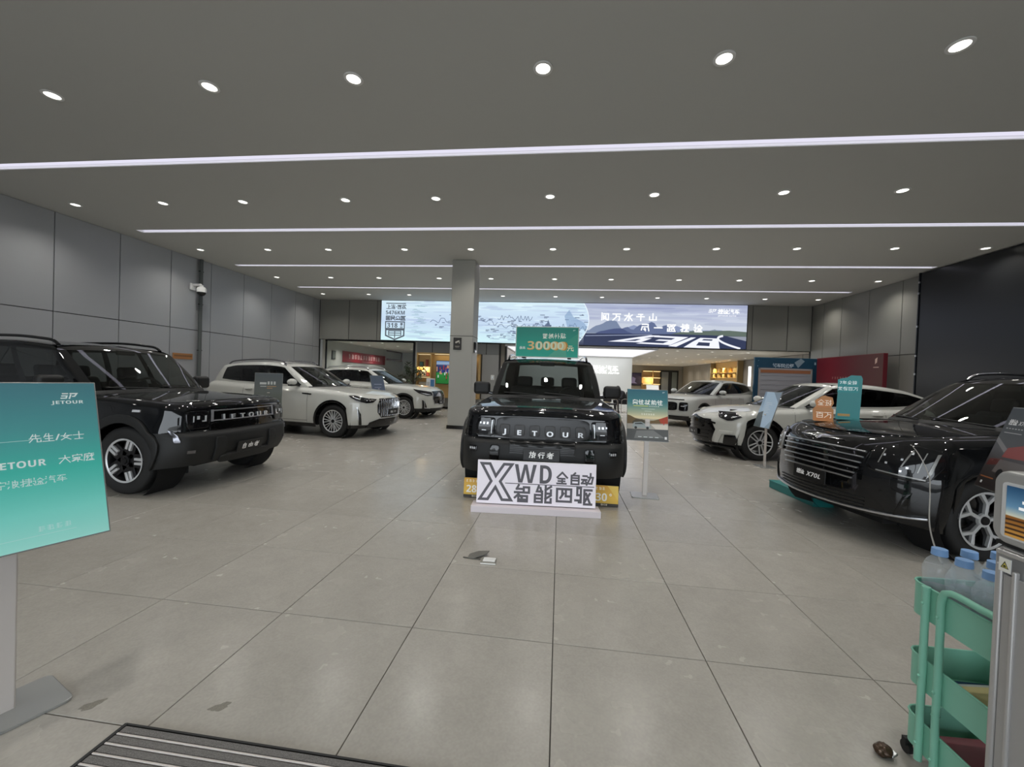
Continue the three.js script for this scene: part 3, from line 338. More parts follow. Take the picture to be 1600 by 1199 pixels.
// white SUV, third along the left wall
{ const c = makeCar(softSUV({ scale: 1.01, top: [[-3.7, 1.22], [-2.6, 1.19], [-0.9, 1.16], [-0.6, 1.15], [0, 1.12], [0.5, 1.07], [0.8, 1.0]], front: [[0.2, -0.16], [0.34, -0.03], [0.5, 0], [0.7, 0], [0.85, -0.04], [0.98, -0.12]], clad: 0.36, rim: { r: 0.25, n: 10, kind: 'vee', mat: M.alloy }, rails: M.satin, lip: 0.06, lipMat: M.plastic }), 'white SUV with a black framed grille parked farthest along the left wall', [-5.08, -13.9], 1.466), { B, root } = c; B.ky = 1.2;
  const g = [[-0.5, 0.62], [-0.42, 0.46], [0.42, 0.46], [0.5, 0.62], [0.46, 0.82], [-0.46, 0.82]]; part('grille', [conform(B, g, -0.006, 0.014), ...[0, 1, 2, 3].map((k) => conform(B, rectP(-0.44, 0.44, 0.52 + k * 0.075, 0.545 + k * 0.075), 0.006, 0.01))], M.gloss, root);
  part('grille_frame', conform(B, strokeP([...g, g[0]], 0.022), 0.006, 0.014, 0.004), M.satin, root);
  both((m) => { const q = [[0.5, 0.7], [0.72, 0.69], [1.0, 0.76], [1.16, 0.87], [0.9, 0.84], [0.5, 0.79]]; const h = part('headlight', conform(B, m > 0 ? q : mir(q), 0.002, 0.012, 0.003), M.smoke, root); const r = [[0.56, 0.72], [0.74, 0.715], [0.96, 0.77], [0.74, 0.745]]; part('led_strip', conform(B, m > 0 ? r : mir(r), 0.012, 0.006), M.led, h);
    const v = [[0.72, 0.34], [0.9, 0.34], [0.92, 0.58], [0.84, 0.55]]; part('bumper_vent', conform(B, m > 0 ? v : mir(v), 0.002, 0.014, 0.004), M.gloss, root); part('bumper_trim', conform(B, strokeP(m > 0 ? [[0.6, 0.35], [0.82, 0.36], [0.86, 0.56]] : mir([[0.6, 0.35], [0.82, 0.36], [0.86, 0.56]]), 0.022), 0.008, 0.014, 0.004), M.satin, root); });
  plate(c, 0, 0.5, 0.42, 0.13, (q, w, h) => { q.fillStyle = '#101112'; q.fillRect(0, 0, w, h); hanzi(q, '捷途', w * 0.25, h * 0.3, h * 0.4, 7, '#cfcfcf'); });
}
// white coupe-shaped crossover on the right
{ const c = makeCar(softSUV({ scale: 1.01, zF: 0.92, bowF: 0.2, rcF: [0.34, 0.42], front: [[0.2, -0.14], [0.32, -0.03], [0.5, 0], [0.72, 0], [0.88, -0.06], [1.05, -0.2]], top: [[-3.7, 1.2], [-2.6, 1.17], [-0.9, 1.12], [-0.6, 1.1], [0, 1.06], [0.45, 0.99], [0.75, 0.89]], Ra: 0.435, lip: 0.075, lipMat: M.gloss,
    gh: { zc0: -0.36, zcA: -0.72, zh0: -1.46, zhA: -1.6, xAt: 0.61, xDt: 0.54, zDt: -3.5, zDb: -3.5, bowR: 0.12, crown: 0.035, inset: 0.02, barrel: 0.035, roof: [[-3.6, 1.4], [-3.0, 1.56], [-2.1, 1.64], [-1.4, 1.6]], lo: [[0, 0.08], [0.6, 0.1], [1, 0.3]], hi: [[0, 0.8], [0.1, 0.86], [0.75, 0.82], [1, 0.74]], panes: [[0.05, 0.34], [0.37, 0.67], [0.7, 0.95]] },
    rim: { r: 0.25, n: 5, kind: 'twin', mat: M.alloy, turn: 0.2 } }), 'white coupe-shaped crossover with narrow headlights parked behind the tilted blue poster', [3.98, -9.59], -1.484), { B, root } = c; B.ky = 1.28;
  const g = [[-0.62, 0.5], [-0.5, 0.26], [0.5, 0.26], [0.62, 0.5], [0.5, 0.66], [-0.5, 0.66]]; part('grille', [conform(B, g, -0.006, 0.014), ...[0, 1, 2, 3, 4].map((k) => conform(B, rectP(-0.5 + Math.abs(k - 3) * 0.02, 0.5 - Math.abs(k - 3) * 0.02, 0.34 + k * 0.06, 0.352 + k * 0.06), 0.006, 0.012)), conform(B, strokeP([[-0.62, 0.6], [0, 0.69], [0.62, 0.6]], 0.03), 0.002, 0.014, 0.004)], M.gloss, root);
  both((m) => { const q = [[0.5, 0.79], [0.66, 0.7], [0.86, 0.66], [0.96, 0.67], [1.1, 0.73], [0.9, 0.79], [0.7, 0.795]], h = part('headlight', conform(B, m > 0 ? q : mir(q), 0.002, 0.012, 0.003), M.smoke, root), L = []; for (const r of [[[0.76, 0.72], [0.79, 0.71], [0.8, 0.73], [0.77, 0.74]], [[0.9, 0.71], [0.96, 0.715], [1.02, 0.735], [0.92, 0.728]]]) L.push(conform(B, m > 0 ? r : mir(r), 0.012, 0.006)); L.forEach((q) => part('led_strip', q, M.led, h));
    const w = [[0.6, 0.3], [0.68, 0.3], [0.78, 0.44], [0.98, 0.46], [0.97, 0.5], [0.72, 0.5]]; part('bumper_blade', conform(B, m > 0 ? w : mir(w), 0.004, 0.03, 0.006), M.whitePaint, root);
    const v = [[0.76, 0.28], [0.98, 0.28], [1.06, 0.36], [1.02, 0.44], [0.82, 0.43]]; part('bumper_vent', conform(B, m > 0 ? v : mir(v), 0.002, 0.012, 0.003), M.gloss, root); });
  part('front_lip', conform(B, rectP(-0.95, 0.95, 0.225, 0.26), 0.002, 0.03, 0.006), M.gloss, root);
  plate(c, 0, 0.42, 0.42, 0.13, (q, w, h) => { q.fillStyle = '#141516'; q.fillRect(0, 0, w, h); hanzi(q, '捷途', w * 0.2, h * 0.3, h * 0.4, 7, '#cfcfcf'); hanzi(q, '大', w * 0.62, h * 0.3, h * 0.4, 7, '#cfcfcf'); });
}
// pale SUV at the back right
{ const c = makeCar(softSUV({ scale: 1.03, zF: 0.9, bowF: 0.14, clad: 0.34, cladMat: M.plastic, lipMat: M.plastic, top: [[-3.7, 1.2], [-2.6, 1.17], [-0.9, 1.13], [-0.6, 1.12], [0, 1.1], [0.5, 1.06], [0.8, 1.0]], paint: M.silverPaint, gh: { zc0: -0.36, zcA: -0.72, zh0: -1.46, zhA: -1.6, xAt: 0.62, xDt: 0.56, zDt: -3.3, zDb: -3.5, bowR: 0.12, crown: 0.035, inset: 0.02, barrel: 0.035, roof: [[-3.6, 1.5], [-3.0, 1.6], [-2.1, 1.66], [-1.4, 1.61]], lo: [[0, 0.08], [0.6, 0.1], [1, 0.34]], hi: [[0, 0.8], [0.1, 0.86], [0.75, 0.82], [1, 0.7]], panes: [[0.05, 0.34], [0.37, 0.67], [0.7, 0.95]] },
    rim: { r: 0.25, n: 5, kind: 'twin', mat: M.alloy } }), 'pale silver SUV at the far right, half hidden by the mountain road poster', [4.42, -15.5], -0.9), { B, root } = c; B.ky = 1.2;
  part('grille', [conform(B, R5(rectP(-0.5, 0.5, 0.5, 0.74)), -0.004, 0.012), conform(B, rectP(-0.7, 0.7, 0.8, 0.825), 0, 0.008)], M.gloss, root);
  part('emblem', [conform(B, strokeP([[-0.1, 0.58], [-0.02, 0.7], [0.04, 0.7]], 0.02), 0.008, 0.012), conform(B, strokeP([[-0.04, 0.56], [0.1, 0.56], [0.16, 0.6]], 0.02), 0.008, 0.012)], M.chrome, root);
  both((m) => { const q = rectP(0.56, 0.84, 0.5, 0.74); const h = part('headlight', conform(B, R5(m > 0 ? q : mir(q)), 0, 0.014, 0.004), M.smoke, root); const r = rectP(0.62, 0.74, 0.62, 0.645); part('led_strip', conform(B, m > 0 ? r : mir(r), 0.015, 0.008), M.led, h); });
  part('front_lip', conform(B, [[-0.85, 0.25], [0.85, 0.25], [0.9, 0.36], [-0.9, 0.36]], 0.002, 0.014, 0.004), M.gloss, root);
}
// black SUV with slatted grille in the right foreground
const bigBlack = makeCar(softSUV({ scale: 1.0, wb: 2.8, zR: -3.9, sill: [[-3.9, 0.32], [-3.2, 0.24], [-2, 0.21], [0.3, 0.22], [0.55, 0.27], [0.8, 0.31]], W: 0.955, fold: 0.1, mirrorBack: 0.5, zF: 0.88, bowF: 0.15, rcF: [0.26, 0.4], Rw: 0.375, Ra: 0.44, crown: 0.05, bumperTop: 0.62, front: [[0.2, -0.1], [0.3, -0.02], [0.5, 0], [0.72, -0.01], [0.9, -0.04], [1.05, -0.12]], hw: [[0.2, 0.9], [0.4, 0.945], [0.7, 0.955], [0.9, 0.945], [1.15, 0.88]], top: [[-3.9, 1.22], [-2.6, 1.2], [-0.9, 1.18], [-0.6, 1.18], [0, 1.16], [0.5, 1.115], [0.8, 1.03]],
  gh: { zc0: -0.46, zcA: -0.78, zh0: -1.5, zhA: -1.62, xAt: 0.64, xDt: 0.6, zDt: -3.6, zDb: -3.7, bowR: 0.1, crown: 0.035, inset: 0.02, barrel: 0.03, roof: [[-3.6, 1.68], [-2.8, 1.75], [-2.1, 1.76], [-1.4, 1.69]], lo: [[0, 0.08], [1, 0.1]], hi: [[0, 0.8], [0.1, 0.86], [0.8, 0.86], [1, 0.78]], panes: [[0.05, 0.34], [0.37, 0.67], [0.7, 0.94]] },
  paint: M.blackPaint, cladMat: M.gloss, lipMat: M.blackPaint, lip: 0.02, lipThick: 0.006, rim: { r: 0.262, n: 5, kind: 'star', turn: 0.5 }, rails: M.chrome }), 'black SUV with a slatted chrome grille and teal and orange signs on its hood', [3.69, -5.01], -1.396);
{ bigBlack.B.ky = 1.17; const { B, root } = bigBlack, w = (y) => 0.42 + (y - 0.5) * 0.38;
  part('grille', conform(B, [[-0.4, 0.53], [0.4, 0.53], [0.5, 0.66], [0.57, 0.84], [0.4, 0.885], [-0.4, 0.885], [-0.57, 0.84], [-0.5, 0.66]], -0.006, 0.014), M.gloss, root);
  for (let k = 0; k < 6; k++) { const y = 0.585 + k * 0.047, p = []; for (let i = 0; i <= 10; i++) { const s = lerp(-w(y), w(y), i / 10); p.push([s, y - 0.012 * (s / w(y)) ** 2]); } part('grille_slat', conform(B, strokeP(p.reverse(), 0.012), 0.006, 0.02, 0.004), M.satin, root); }
  part('hood_emblem', conform(B, [[-0.3, 0.872], [-0.05, 0.865], [0, 0.85], [0.05, 0.865], [0.3, 0.872], [0.05, 0.895], [-0.05, 0.895]], 0.004, 0.014, 0.003), M.chrome, root);
  both((m) => { const q = [[0.55, 0.68], [0.84, 0.63], [1.0, 0.64], [1.1, 0.77], [1.08, 0.87], [0.9, 0.895], [0.6, 0.885]], h = part('headlight', conform(B, R5(m > 0 ? q : mir(q)), 0.002, 0.016, 0.006), M.smoke, root), L = [], K = [];
    for (const [a, b] of [[0.68, 0.8], [0.7, 0.74], [0.8, 0.78], [0.84, 0.72], [0.8, 0.69], [0.86, 0.83]]) { const r = rectP(a, a + 0.016, b, b + 0.016); L.push(conform(B, m > 0 ? r : mir(r), 0.023, 0.004)); } L.forEach((q) => part('led_strip', q, M.led, h));
    for (const r of [[[1.025, 0.845], [1.05, 0.85], [1.005, 0.7], [0.97, 0.662]], [[0.64, 0.677], [0.97, 0.645], [0.97, 0.655], [0.64, 0.687]], [[0.86, 0.86], [0.872, 0.86], [0.815, 0.73], [0.803, 0.73]], [[0.68, 0.85], [0.688, 0.85], [0.655, 0.74], [0.647, 0.74]], [[0.95, 0.85], [0.958, 0.85], [0.92, 0.7], [0.912, 0.7]]]) K.push(conform(B, m > 0 ? r : mir(r), 0.022, 0.006)); { const km = std(lin(0.26, 0.26, 0.25), 0.25, 0.3); K.forEach((q) => part('headlight_trim', q, km, h)); };
    const v = [[0.78, 0.34], [0.86, 0.34], [0.9, 0.54], [0.84, 0.5]]; part('bumper_vent', conform(B, m > 0 ? v : mir(v), 0.001, 0.014, 0.004), M.gloss, root); });
  const p = []; for (let i = 0; i <= 16; i++) { const s = lerp(1.0, -1.0, i / 16); p.push([s, 0.325 + 0.03 * Math.abs(s) ** 3]); } part('bumper_trim', conform(B, strokeP(p, 0.016), 0.006, 0.02, 0.004), M.satin, root);
  part('lower_grille', [0, 1, 2].map((k) => conform(B, rectP(-0.56, 0.56, 0.36 + k * 0.03, 0.368 + k * 0.03), 0.001, 0.012)), M.plastic, root);
  plate(bigBlack, 0.0, 0.515, 0.44, 0.14, (g, W, h) => { g.fillStyle = '#0a0a0b'; g.fillRect(0, 0, W, h); hanzi(g, '捷途', W * 0.1, h * 0.28, h * 0.38, 8, '#efefef'); wide(g, 'X70L', W * 0.42, h * 0.68, h * 0.5, '#efefef', 1.25, 'italic bold'); });
}
// ---------- the hall ----------
const HC = 4.77, XL = -11.05, XR = 9.85, ZB = -17.3, T = 0.837, TX = 0.0155, TZ = -1.464;
{ // floor: slab, and square grey tiles with dark joints
  const floor = struct('floor', bx(24, 0.2, 42, -0.6, -0.112, -15.5), std(lin(0.05, 0.048, 0.045), 0.8));
  const N = 512, col = new Uint8Array(N * N * 4), rough = new Uint8Array(N * N * 4), tile = (x, y, f, s) => { const m = (v) => ((v % f) + f) % f; const u = x / N * f, v = y / N * f, i = Math.floor(u), j = Math.floor(v), a = u - i, b = v - j, A = a * a * (3 - 2 * a), C = b * b * (3 - 2 * b), h = (p, q) => noise2(m(p), m(q), s); return lerp(lerp(h(i, j), h(i + 1, j), A), lerp(h(i, j + 1), h(i + 1, j + 1), A), C); };
  for (let y = 0; y < N; y++) for (let x = 0; x < N; x++) { const n = tile(x, y, 4, 1) * 0.2 + tile(x, y, 11, 2) * 0.22 + tile(x, y, 29, 3) * 0.2 + tile(x, y, 67, 4) * 0.18 + tile(x, y, 150, 7) * 0.2, w = tile(x, y, 7, 5) * 0.5 + tile(x, y, 50, 6) * 0.5, k = 1 + 0.12 * (n - 0.5) + 0.05 * (rnd() - 0.5), c = (y * N + x) * 4;
    col[c] = clamp(167 * k, 0, 255); col[c + 1] = clamp(163 * k, 0, 255); col[c + 2] = clamp(156 * k, 0, 255); col[c + 3] = 255; const r = 255 * clamp(0.25 + 0.08 * (w - 0.5) + 0.06 * (n - 0.5), 0.1, 0.8); rough[c] = rough[c + 1] = rough[c + 2] = r; rough[c + 3] = 255; }
  const tx = (d, srgb) => { const t = new THREE.DataTexture(d, N, N); t.wrapS = t.wrapT = THREE.RepeatWrapping; t.magFilter = THREE.LinearFilter; t.minFilter = THREE.LinearMipmapLinearFilter; t.generateMipmaps = true; if (srgb) t.colorSpace = THREE.SRGBColorSpace; t.needsUpdate = true; return t; };
  const cm = tx(col, true), rm = tx(rough), mats = [1, 0.98, 1.015].map((k) => new THREE.MeshStandardMaterial({ map: cm, roughnessMap: rm, roughness: 1, color: lin(k, k, k * 0.99) }));
  const h = T / 2 - 0.0022, b = 0.002, d = 0.012, geos = []; for (let k = 0; k < 6; k++) { const P = [], I = [], U = [], ring = (e, y) => [[-e, y, -e], [e, y, -e], [e, y, e], [-e, y, e]].forEach((p) => { P.push(...p); U.push(p[0] / 4 + k * 0.37, p[2] / 4 + k * 0.61); }); ring(h - b, 0); ring(h - b, 0); ring(h, -b); ring(h, -b); ring(h, -d); I.push(0, 2, 1, 0, 3, 2); for (const o of [4, 12]) for (let i = 0; i < 4; i++) { const j = (i + 1) % 4; I.push(o + i, o + j, o + 4 + i, o + j, o + 4 + j, o + 4 + i); }
    let g = new THREE.BufferGeometry(); g.setAttribute('position', new THREE.Float32BufferAttribute(P, 3)); g.setAttribute('uv', new THREE.Float32BufferAttribute(U, 2)); g.setIndex(I); g = g.toNonIndexed(); g.computeVertexNormals(); geos.push(g); }
  const spots = []; for (let i = -14; i <= 12; i++) for (let j = -4; j <= 41; j++) { const x = TX + (i + 0.5) * T, z = TZ - (j + 0.5) * T; if (x < -12 || x > 10.6) continue; const a = Math.atan2(x, -z) + 0.1185, f = Math.hypot(x, z); spots.push([x, z, z < 0.4 && Math.abs(a) < 1.0 ? f : f + 100]); }
  spots.sort((a, b) => a[2] - b[2]); const pick = () => [geos[Math.floor(rnd() * 6)], mats[Math.floor(rnd() * 3)], Math.floor(rnd() * 4) * Math.PI / 2];
  spots.slice(0, 300).forEach(([x, z]) => { const [g, m, r] = pick(), o = part('tile', g, m, floor, [x, 0, z]); o.name = numbered('tile'); o.rotation.y = r; });
  const rest = spots.slice(300), im = shade(new THREE.InstancedMesh(geos[0], mats[1], rest.length)), mm = new THREE.Matrix4(); rest.forEach(([x, z], i) => { mm.makeRotationY(Math.floor(rnd() * 4) * Math.PI / 2).setPosition(x, 0, z); im.setMatrixAt(i, mm); }); im.name = 'tile_field'; im.userData.kind = 'stuff'; floor.add(im);
  struct('pavement', bx(40, 0.2, 14, 0, -0.13, 12.6), std(lin(0.38, 0.37, 0.35), 0.85));
}
const stripZ = [-5.78, -8.76, -11.73, -14.78], SX0 = -10.38, SX1 = 9.57;
{ // ceiling with four long slots for the strip lights
  const L = [], z0 = 5.7, zs = [z0, ...stripZ.flatMap((z) => [z + 0.09, z - 0.09]), ZB - 0.2]; for (let i = 0; i < zs.length; i += 2) L.push(bx(22, 0.12, zs[i] - zs[i + 1], -0.6, HC + 0.06, (zs[i] + zs[i + 1]) / 2));
  for (const z of stripZ) L.push(bx(SX0 + 11.6, 0.12, 0.18, (SX0 - 11.6) / 2, HC + 0.06, z), bx(10.4 - SX1, 0.12, 0.18, (SX1 + 10.4) / 2, HC + 0.06, z)); L.push(bx(22, 0.1, z0 - ZB + 0.2, -0.6, HC + 0.17, (z0 + ZB) / 2));
  struct('ceiling', L, M.ceiling);
  struct('ceiling_rear', [bx(22.6, 0.1, 19.1, -0.6, 2.97 + 0.05, ZB - 9.6)], std(lin(0.62, 0.6, 0.55), 0.8));
  // walls: dark backing with metal panels set before it, open joints between them
  const panel = (wall, w, h, x, y, z, rotY, m = M.wall) => { const o = part('panel', rbx(w, h, 0.03, 0.005), m, wall, [x, y, z]); o.name = numbered('panel'); o.rotation.y = rotY; };
  const jl = [5.6, 4.3, 3.0, 1.7, 0.37, -0.95, -2.27, -3.6, -4.92, -6.24, -7.56, -8.88, -10.21, -11.53, -12.85, -14.2, -15.6, -16.85, ZB - 0.02];
  const wl = struct('wall_left', bx(0.3, HC, 23.4, XL - 0.2, HC / 2, -5.8), M.backing); for (let i = 0; i + 1 < jl.length; i++) { const w = jl[i] - jl[i + 1] - 0.018, z = (jl[i] + jl[i + 1]) / 2; panel(wl, w, 2.592, XL - 0.02, 1.296, z, Math.PI / 2); panel(wl, w, HC - 2.61 - 0.006, XL - 0.02, 2.609 + (HC - 2.615) / 2, z, Math.PI / 2); }
  const jr = [5.6, 3, 0.4, -2.3, -5, -7.7, -10.4, -11.75, -13.07, -14.35, -15.63, -16.6, ZB - 0.02], wr = struct('wall_right', bx(0.3, HC, 23.4, XR + 0.2, HC / 2, -5.8), M.backing); for (let i = 0; i + 1 < jr.length; i++) { const w = jr[i] - jr[i + 1] - 0.018, z = (jr[i] + jr[i + 1]) / 2; panel(wr, w, 2.57, XR + 0.02, 1.285, z, -Math.PI / 2, M.wallWarm); panel(wr, w, HC - 2.59 - 0.006, XR + 0.02, 2.587 + (HC - 2.593) / 2, z, -Math.PI / 2, M.wallWarm); }
  const bk = struct('wall_back', [bx(XR - XL + 0.2, HC - 2.97, 0.3, (XL + XR) / 2, (HC + 2.97) / 2, ZB - 0.19)], M.backing); for (const [a, b] of [[XL + 0.02, -9.63], [-9.61, -8.29], [-8.27, -8.07], [7.4, 7.62], [7.64, 8.94], [8.96, XR - 0.02]]) panel(bk, b - a - 0.004, HC - 2.97 - 0.01, (a + b) / 2, (HC + 2.965) / 2, ZB - 0.02, 0, M.wallWarm);
  // shopfront wall behind the camera: a wide opening to the street
  struct('wall_front', [bx(22, 1.35, 0.3, -0.6, HC - 0.675, 5.75), bx(3.2, HC, 0.3, -9.6, HC / 2, 5.75), bx(3.0, HC, 0.3, 8.6, HC / 2, 5.75)], M.wall);
  // the low rooms at the back
  const wall2 = std(lin(0.42, 0.42, 0.40), 0.6), brown = std(lin(0.2, 0.175, 0.14), 0.5);
  struct('wall_rear_left', [bx(0.2, 2.97, 10, XL - 0.1, 1.485, ZB - 5.3), bx(4.6, 2.97, 0.2, -8.8, 1.485, -27.4), bx(0.2, 2.97, 9.6, -6.45, 1.485, -22.4)], wall2);
  const tv = struct('wall_screens', [bx(4.1, 2.97, 0.2, -4.43, 1.485, ZB - 0.42)], M.backing); for (const [a, b] of [[-6.48, -5.77], [-5.75, -4.55], [-4.53, -3.3], [-3.28, -2.72]]) for (const [c, d] of [[2.49, 2.96], [0.09, 0.5]]) panel(tv, b - a - 0.01, d - c, (a + b) / 2, (c + d) / 2, ZB - 0.3, 0, std(lin(0.25, 0.255, 0.25), 0.5)); panel(tv, 0.74, 1.97, -3.09, 1.5, ZB - 0.3, 0, std(lin(0.3, 0.3, 0.29), 0.5));
  struct('baseboard_screens', bx(3.8, 0.085, 0.06, -4.6, 0.045, ZB - 0.27), M.gloss);
  struct('wall_reception', [bx(6.5, 2.97, 0.2, 0.78, 1.485, -23.6)], std(lin(0.68, 0.7, 0.66), 0.5));
  struct('wall_passage', [bx(0.16, 2.97, 6, -2.55, 1.485, -20.6)], brown);
  struct('wall_rear', [bx(8, 2.97, 0.2, 6.9, 1.485, -36), bx(8, 2.97, 0.2, -5, 1.485, -30)], std(lin(0.3, 0.27, 0.22), 0.6));
  const rr = struct('wall_rear_right', bx(0.2, 2.97, 19, 10.5, 1.485, ZB - 9.4), M.backing); for (let k = 0; k < 13; k++) { const z = ZB - 0.75 - k * 1.42; if (k === 5 || k === 6 || k === 7) continue; panel(rr, 1.4, 2.95, 10.38, 1.48, z, -Math.PI / 2, brown); }
  struct('pillar_front', [rbx(0.66, HC, 0.66, 0.02, -2.8, HC / 2, -11.41)], M.pillar);
  struct('baseboard_pillar', [bx(0.69, 0.1, 0.69, -2.8, 0.05, -11.41)], M.gloss);
  part('joint', bx(0.664, 0.012, 0.664, -2.8, 2.63, -11.41), M.backing, scene.getObjectByName('pillar_front'));
}
// ---------- lamps ----------
{ const strips = stripZ.map((z) => { const t = thing('strip_light', ['white strip light across the ceiling nearest the entrance', 'white strip light across the ceiling, second in from the entrance', 'white strip light across the ceiling passing behind the pillar top', 'white strip light across the ceiling nearest the lit screen'][stripZ.indexOf(z)], 'strip light', [(SX0 + SX1) / 2, HC, z], 0, 'ceiling strip lights');
    part('diffuser', bx(SX1 - SX0, 0.02, 0.178, 0, 0.06, 0), glow(lin(0.86, 0.84, 1.0), STRIP), t); part('channel', [bx(SX1 - SX0, 0.1, 0.004, 0, 0.06, 0.089), bx(SX1 - SX0, 0.1, 0.004, 0, 0.06, -0.089)], M.white, t);
    const l = new THREE.RectAreaLight(lin(0.86, 0.84, 1.0), STRIP, SX1 - SX0, 0.17); l.position.set((SX0 + SX1) / 2, HC + 0.045, z); l.rotation.x = -Math.PI / 2; scene.add(l); return t; }); void strips;
  const lensG = cyl(0.075, 0.075, 0.006, 28), ringG = new THREE.LatheGeometry([[0.076, -0.004], [0.1, -0.004], [0.104, 0.002], [0.104, 0.008], [0.076, 0.008]].map(([a, b]) => new THREE.Vector2(a, b)), 32), lensM = glow(lin(1, 0.97, 0.88), GLOW);
  const lamp = (x, y, z, power, label, group, k = 1) => { const t = thing('downlight', label, 'downlight', [x, y, z], 0, group); t.scale.setScalar(k); part('lens', lensG, lensM, t, [0, -0.004, 0]); part('ring', ringG, M.white, t, [0, -0.008, 0]);
    const s = new THREE.SpotLight(lin(1, 0.965, 0.9), power, 0, 1.18, 0.75, 2); s.position.set(x, y - 0.02, z); s.target.position.set(x, 0, z); s.shadow.radius = 3.7; s.castShadow = true; scene.add(s, s.target); };
  const cols = [-10.1, -8.06, -6.3, -4.17, -2.4, -0.3, 1.5, 3.59, 5.38, 7.45, 9.28], rowsZ = [-4.26, -7.24, -10.16, -13.2, -16.0, -1.3, 1.65], rowName = ['nearest the entrance', 'second in from the entrance', 'third in from the entrance', 'fourth in from the entrance', 'along the lit screen', 'above the entrance mat', 'just inside the open front'];
  const nth = (i, n) => i === 0 ? 'first from the left wall' : i === n - 1 ? 'last, by the right wall' : ['', 'second', 'third', 'fourth', 'fifth', 'sixth', 'seventh', 'eighth', 'ninth', 'tenth'][i] + ' from the left wall';
  rowsZ.forEach((z, r) => cols.forEach((x, i) => { if (r === 0 && (i < 2 || i > 8)) return; if (r > 4 && i % 2) return; if (r === 4 && i === 3) return; lamp(x, HC, z, SPOT, 'round downlight in the ceiling row ' + rowName[r] + ', ' + nth(i, cols.length), 'round ceiling downlights of the hall'); }));
  [[-8.7, -18.8], [-8.7, -20.7], [-8.8, -23], [-10.3, -18.8], [-10.3, -20.7], [-10.3, -22.6]].forEach(([x, z], i) => lamp(x, 2.97, z, SPOT_BACK * 1.5, 'small downlight in the low glazed room, ' + (i > 2 ? 'by the red banner, ' : 'away from the red banner, ') + ['nearest the glass', 'middle', 'deepest in the room'][i % 3], 'downlights above the red banner', 0.85));
  [5.17, 6.66, 8.17, 9.65].forEach((x, i) => [-18.8, -20.6, -22.55, -24.5, -26.5, -28.4, -30.1, -31.9, -33.8].forEach((z, j) => { if (i === 3 && j < 2) return; lamp(x, 2.97, z, SPOT_BACK, 'low back room downlight, ' + ['first', 'second', 'third', 'fourth', 'fifth', 'sixth', 'seventh', 'eighth', 'deepest'][j] + ' row behind the screen, ' + ['nearest the reception wall', 'second from the reception wall', 'third from the reception wall', 'along the golden niche wall'][i], 'downlights in the low back room ceiling', 0.85); }));
  const lc = thing('luminous_ceiling', 'bright white light box ceiling above the reception wall', 'light box', [0.8, 2.97, -20.5]); part('diffuser', bx(6.4, 0.03, 5.8, 0, -0.04, 0), glow(lin(0.95, 0.95, 1), 1.0), lc); part('frame', [bx(6.5, 0.09, 0.05, 0, -0.045, 2.93), bx(6.5, 0.09, 0.05, 0, -0.045, -2.93), bx(0.05, 0.09, 5.8, 3.23, -0.045, 0), bx(0.05, 0.09, 5.8, -3.23, -0.045, 0)], M.white, lc);
  const l = new THREE.RectAreaLight(lin(0.95, 0.95, 1), 1.0, 6.3, 5.7); l.position.set(0.8, 2.97 - 0.06, -20.5); l.rotation.x = -Math.PI / 2; scene.add(l);
}
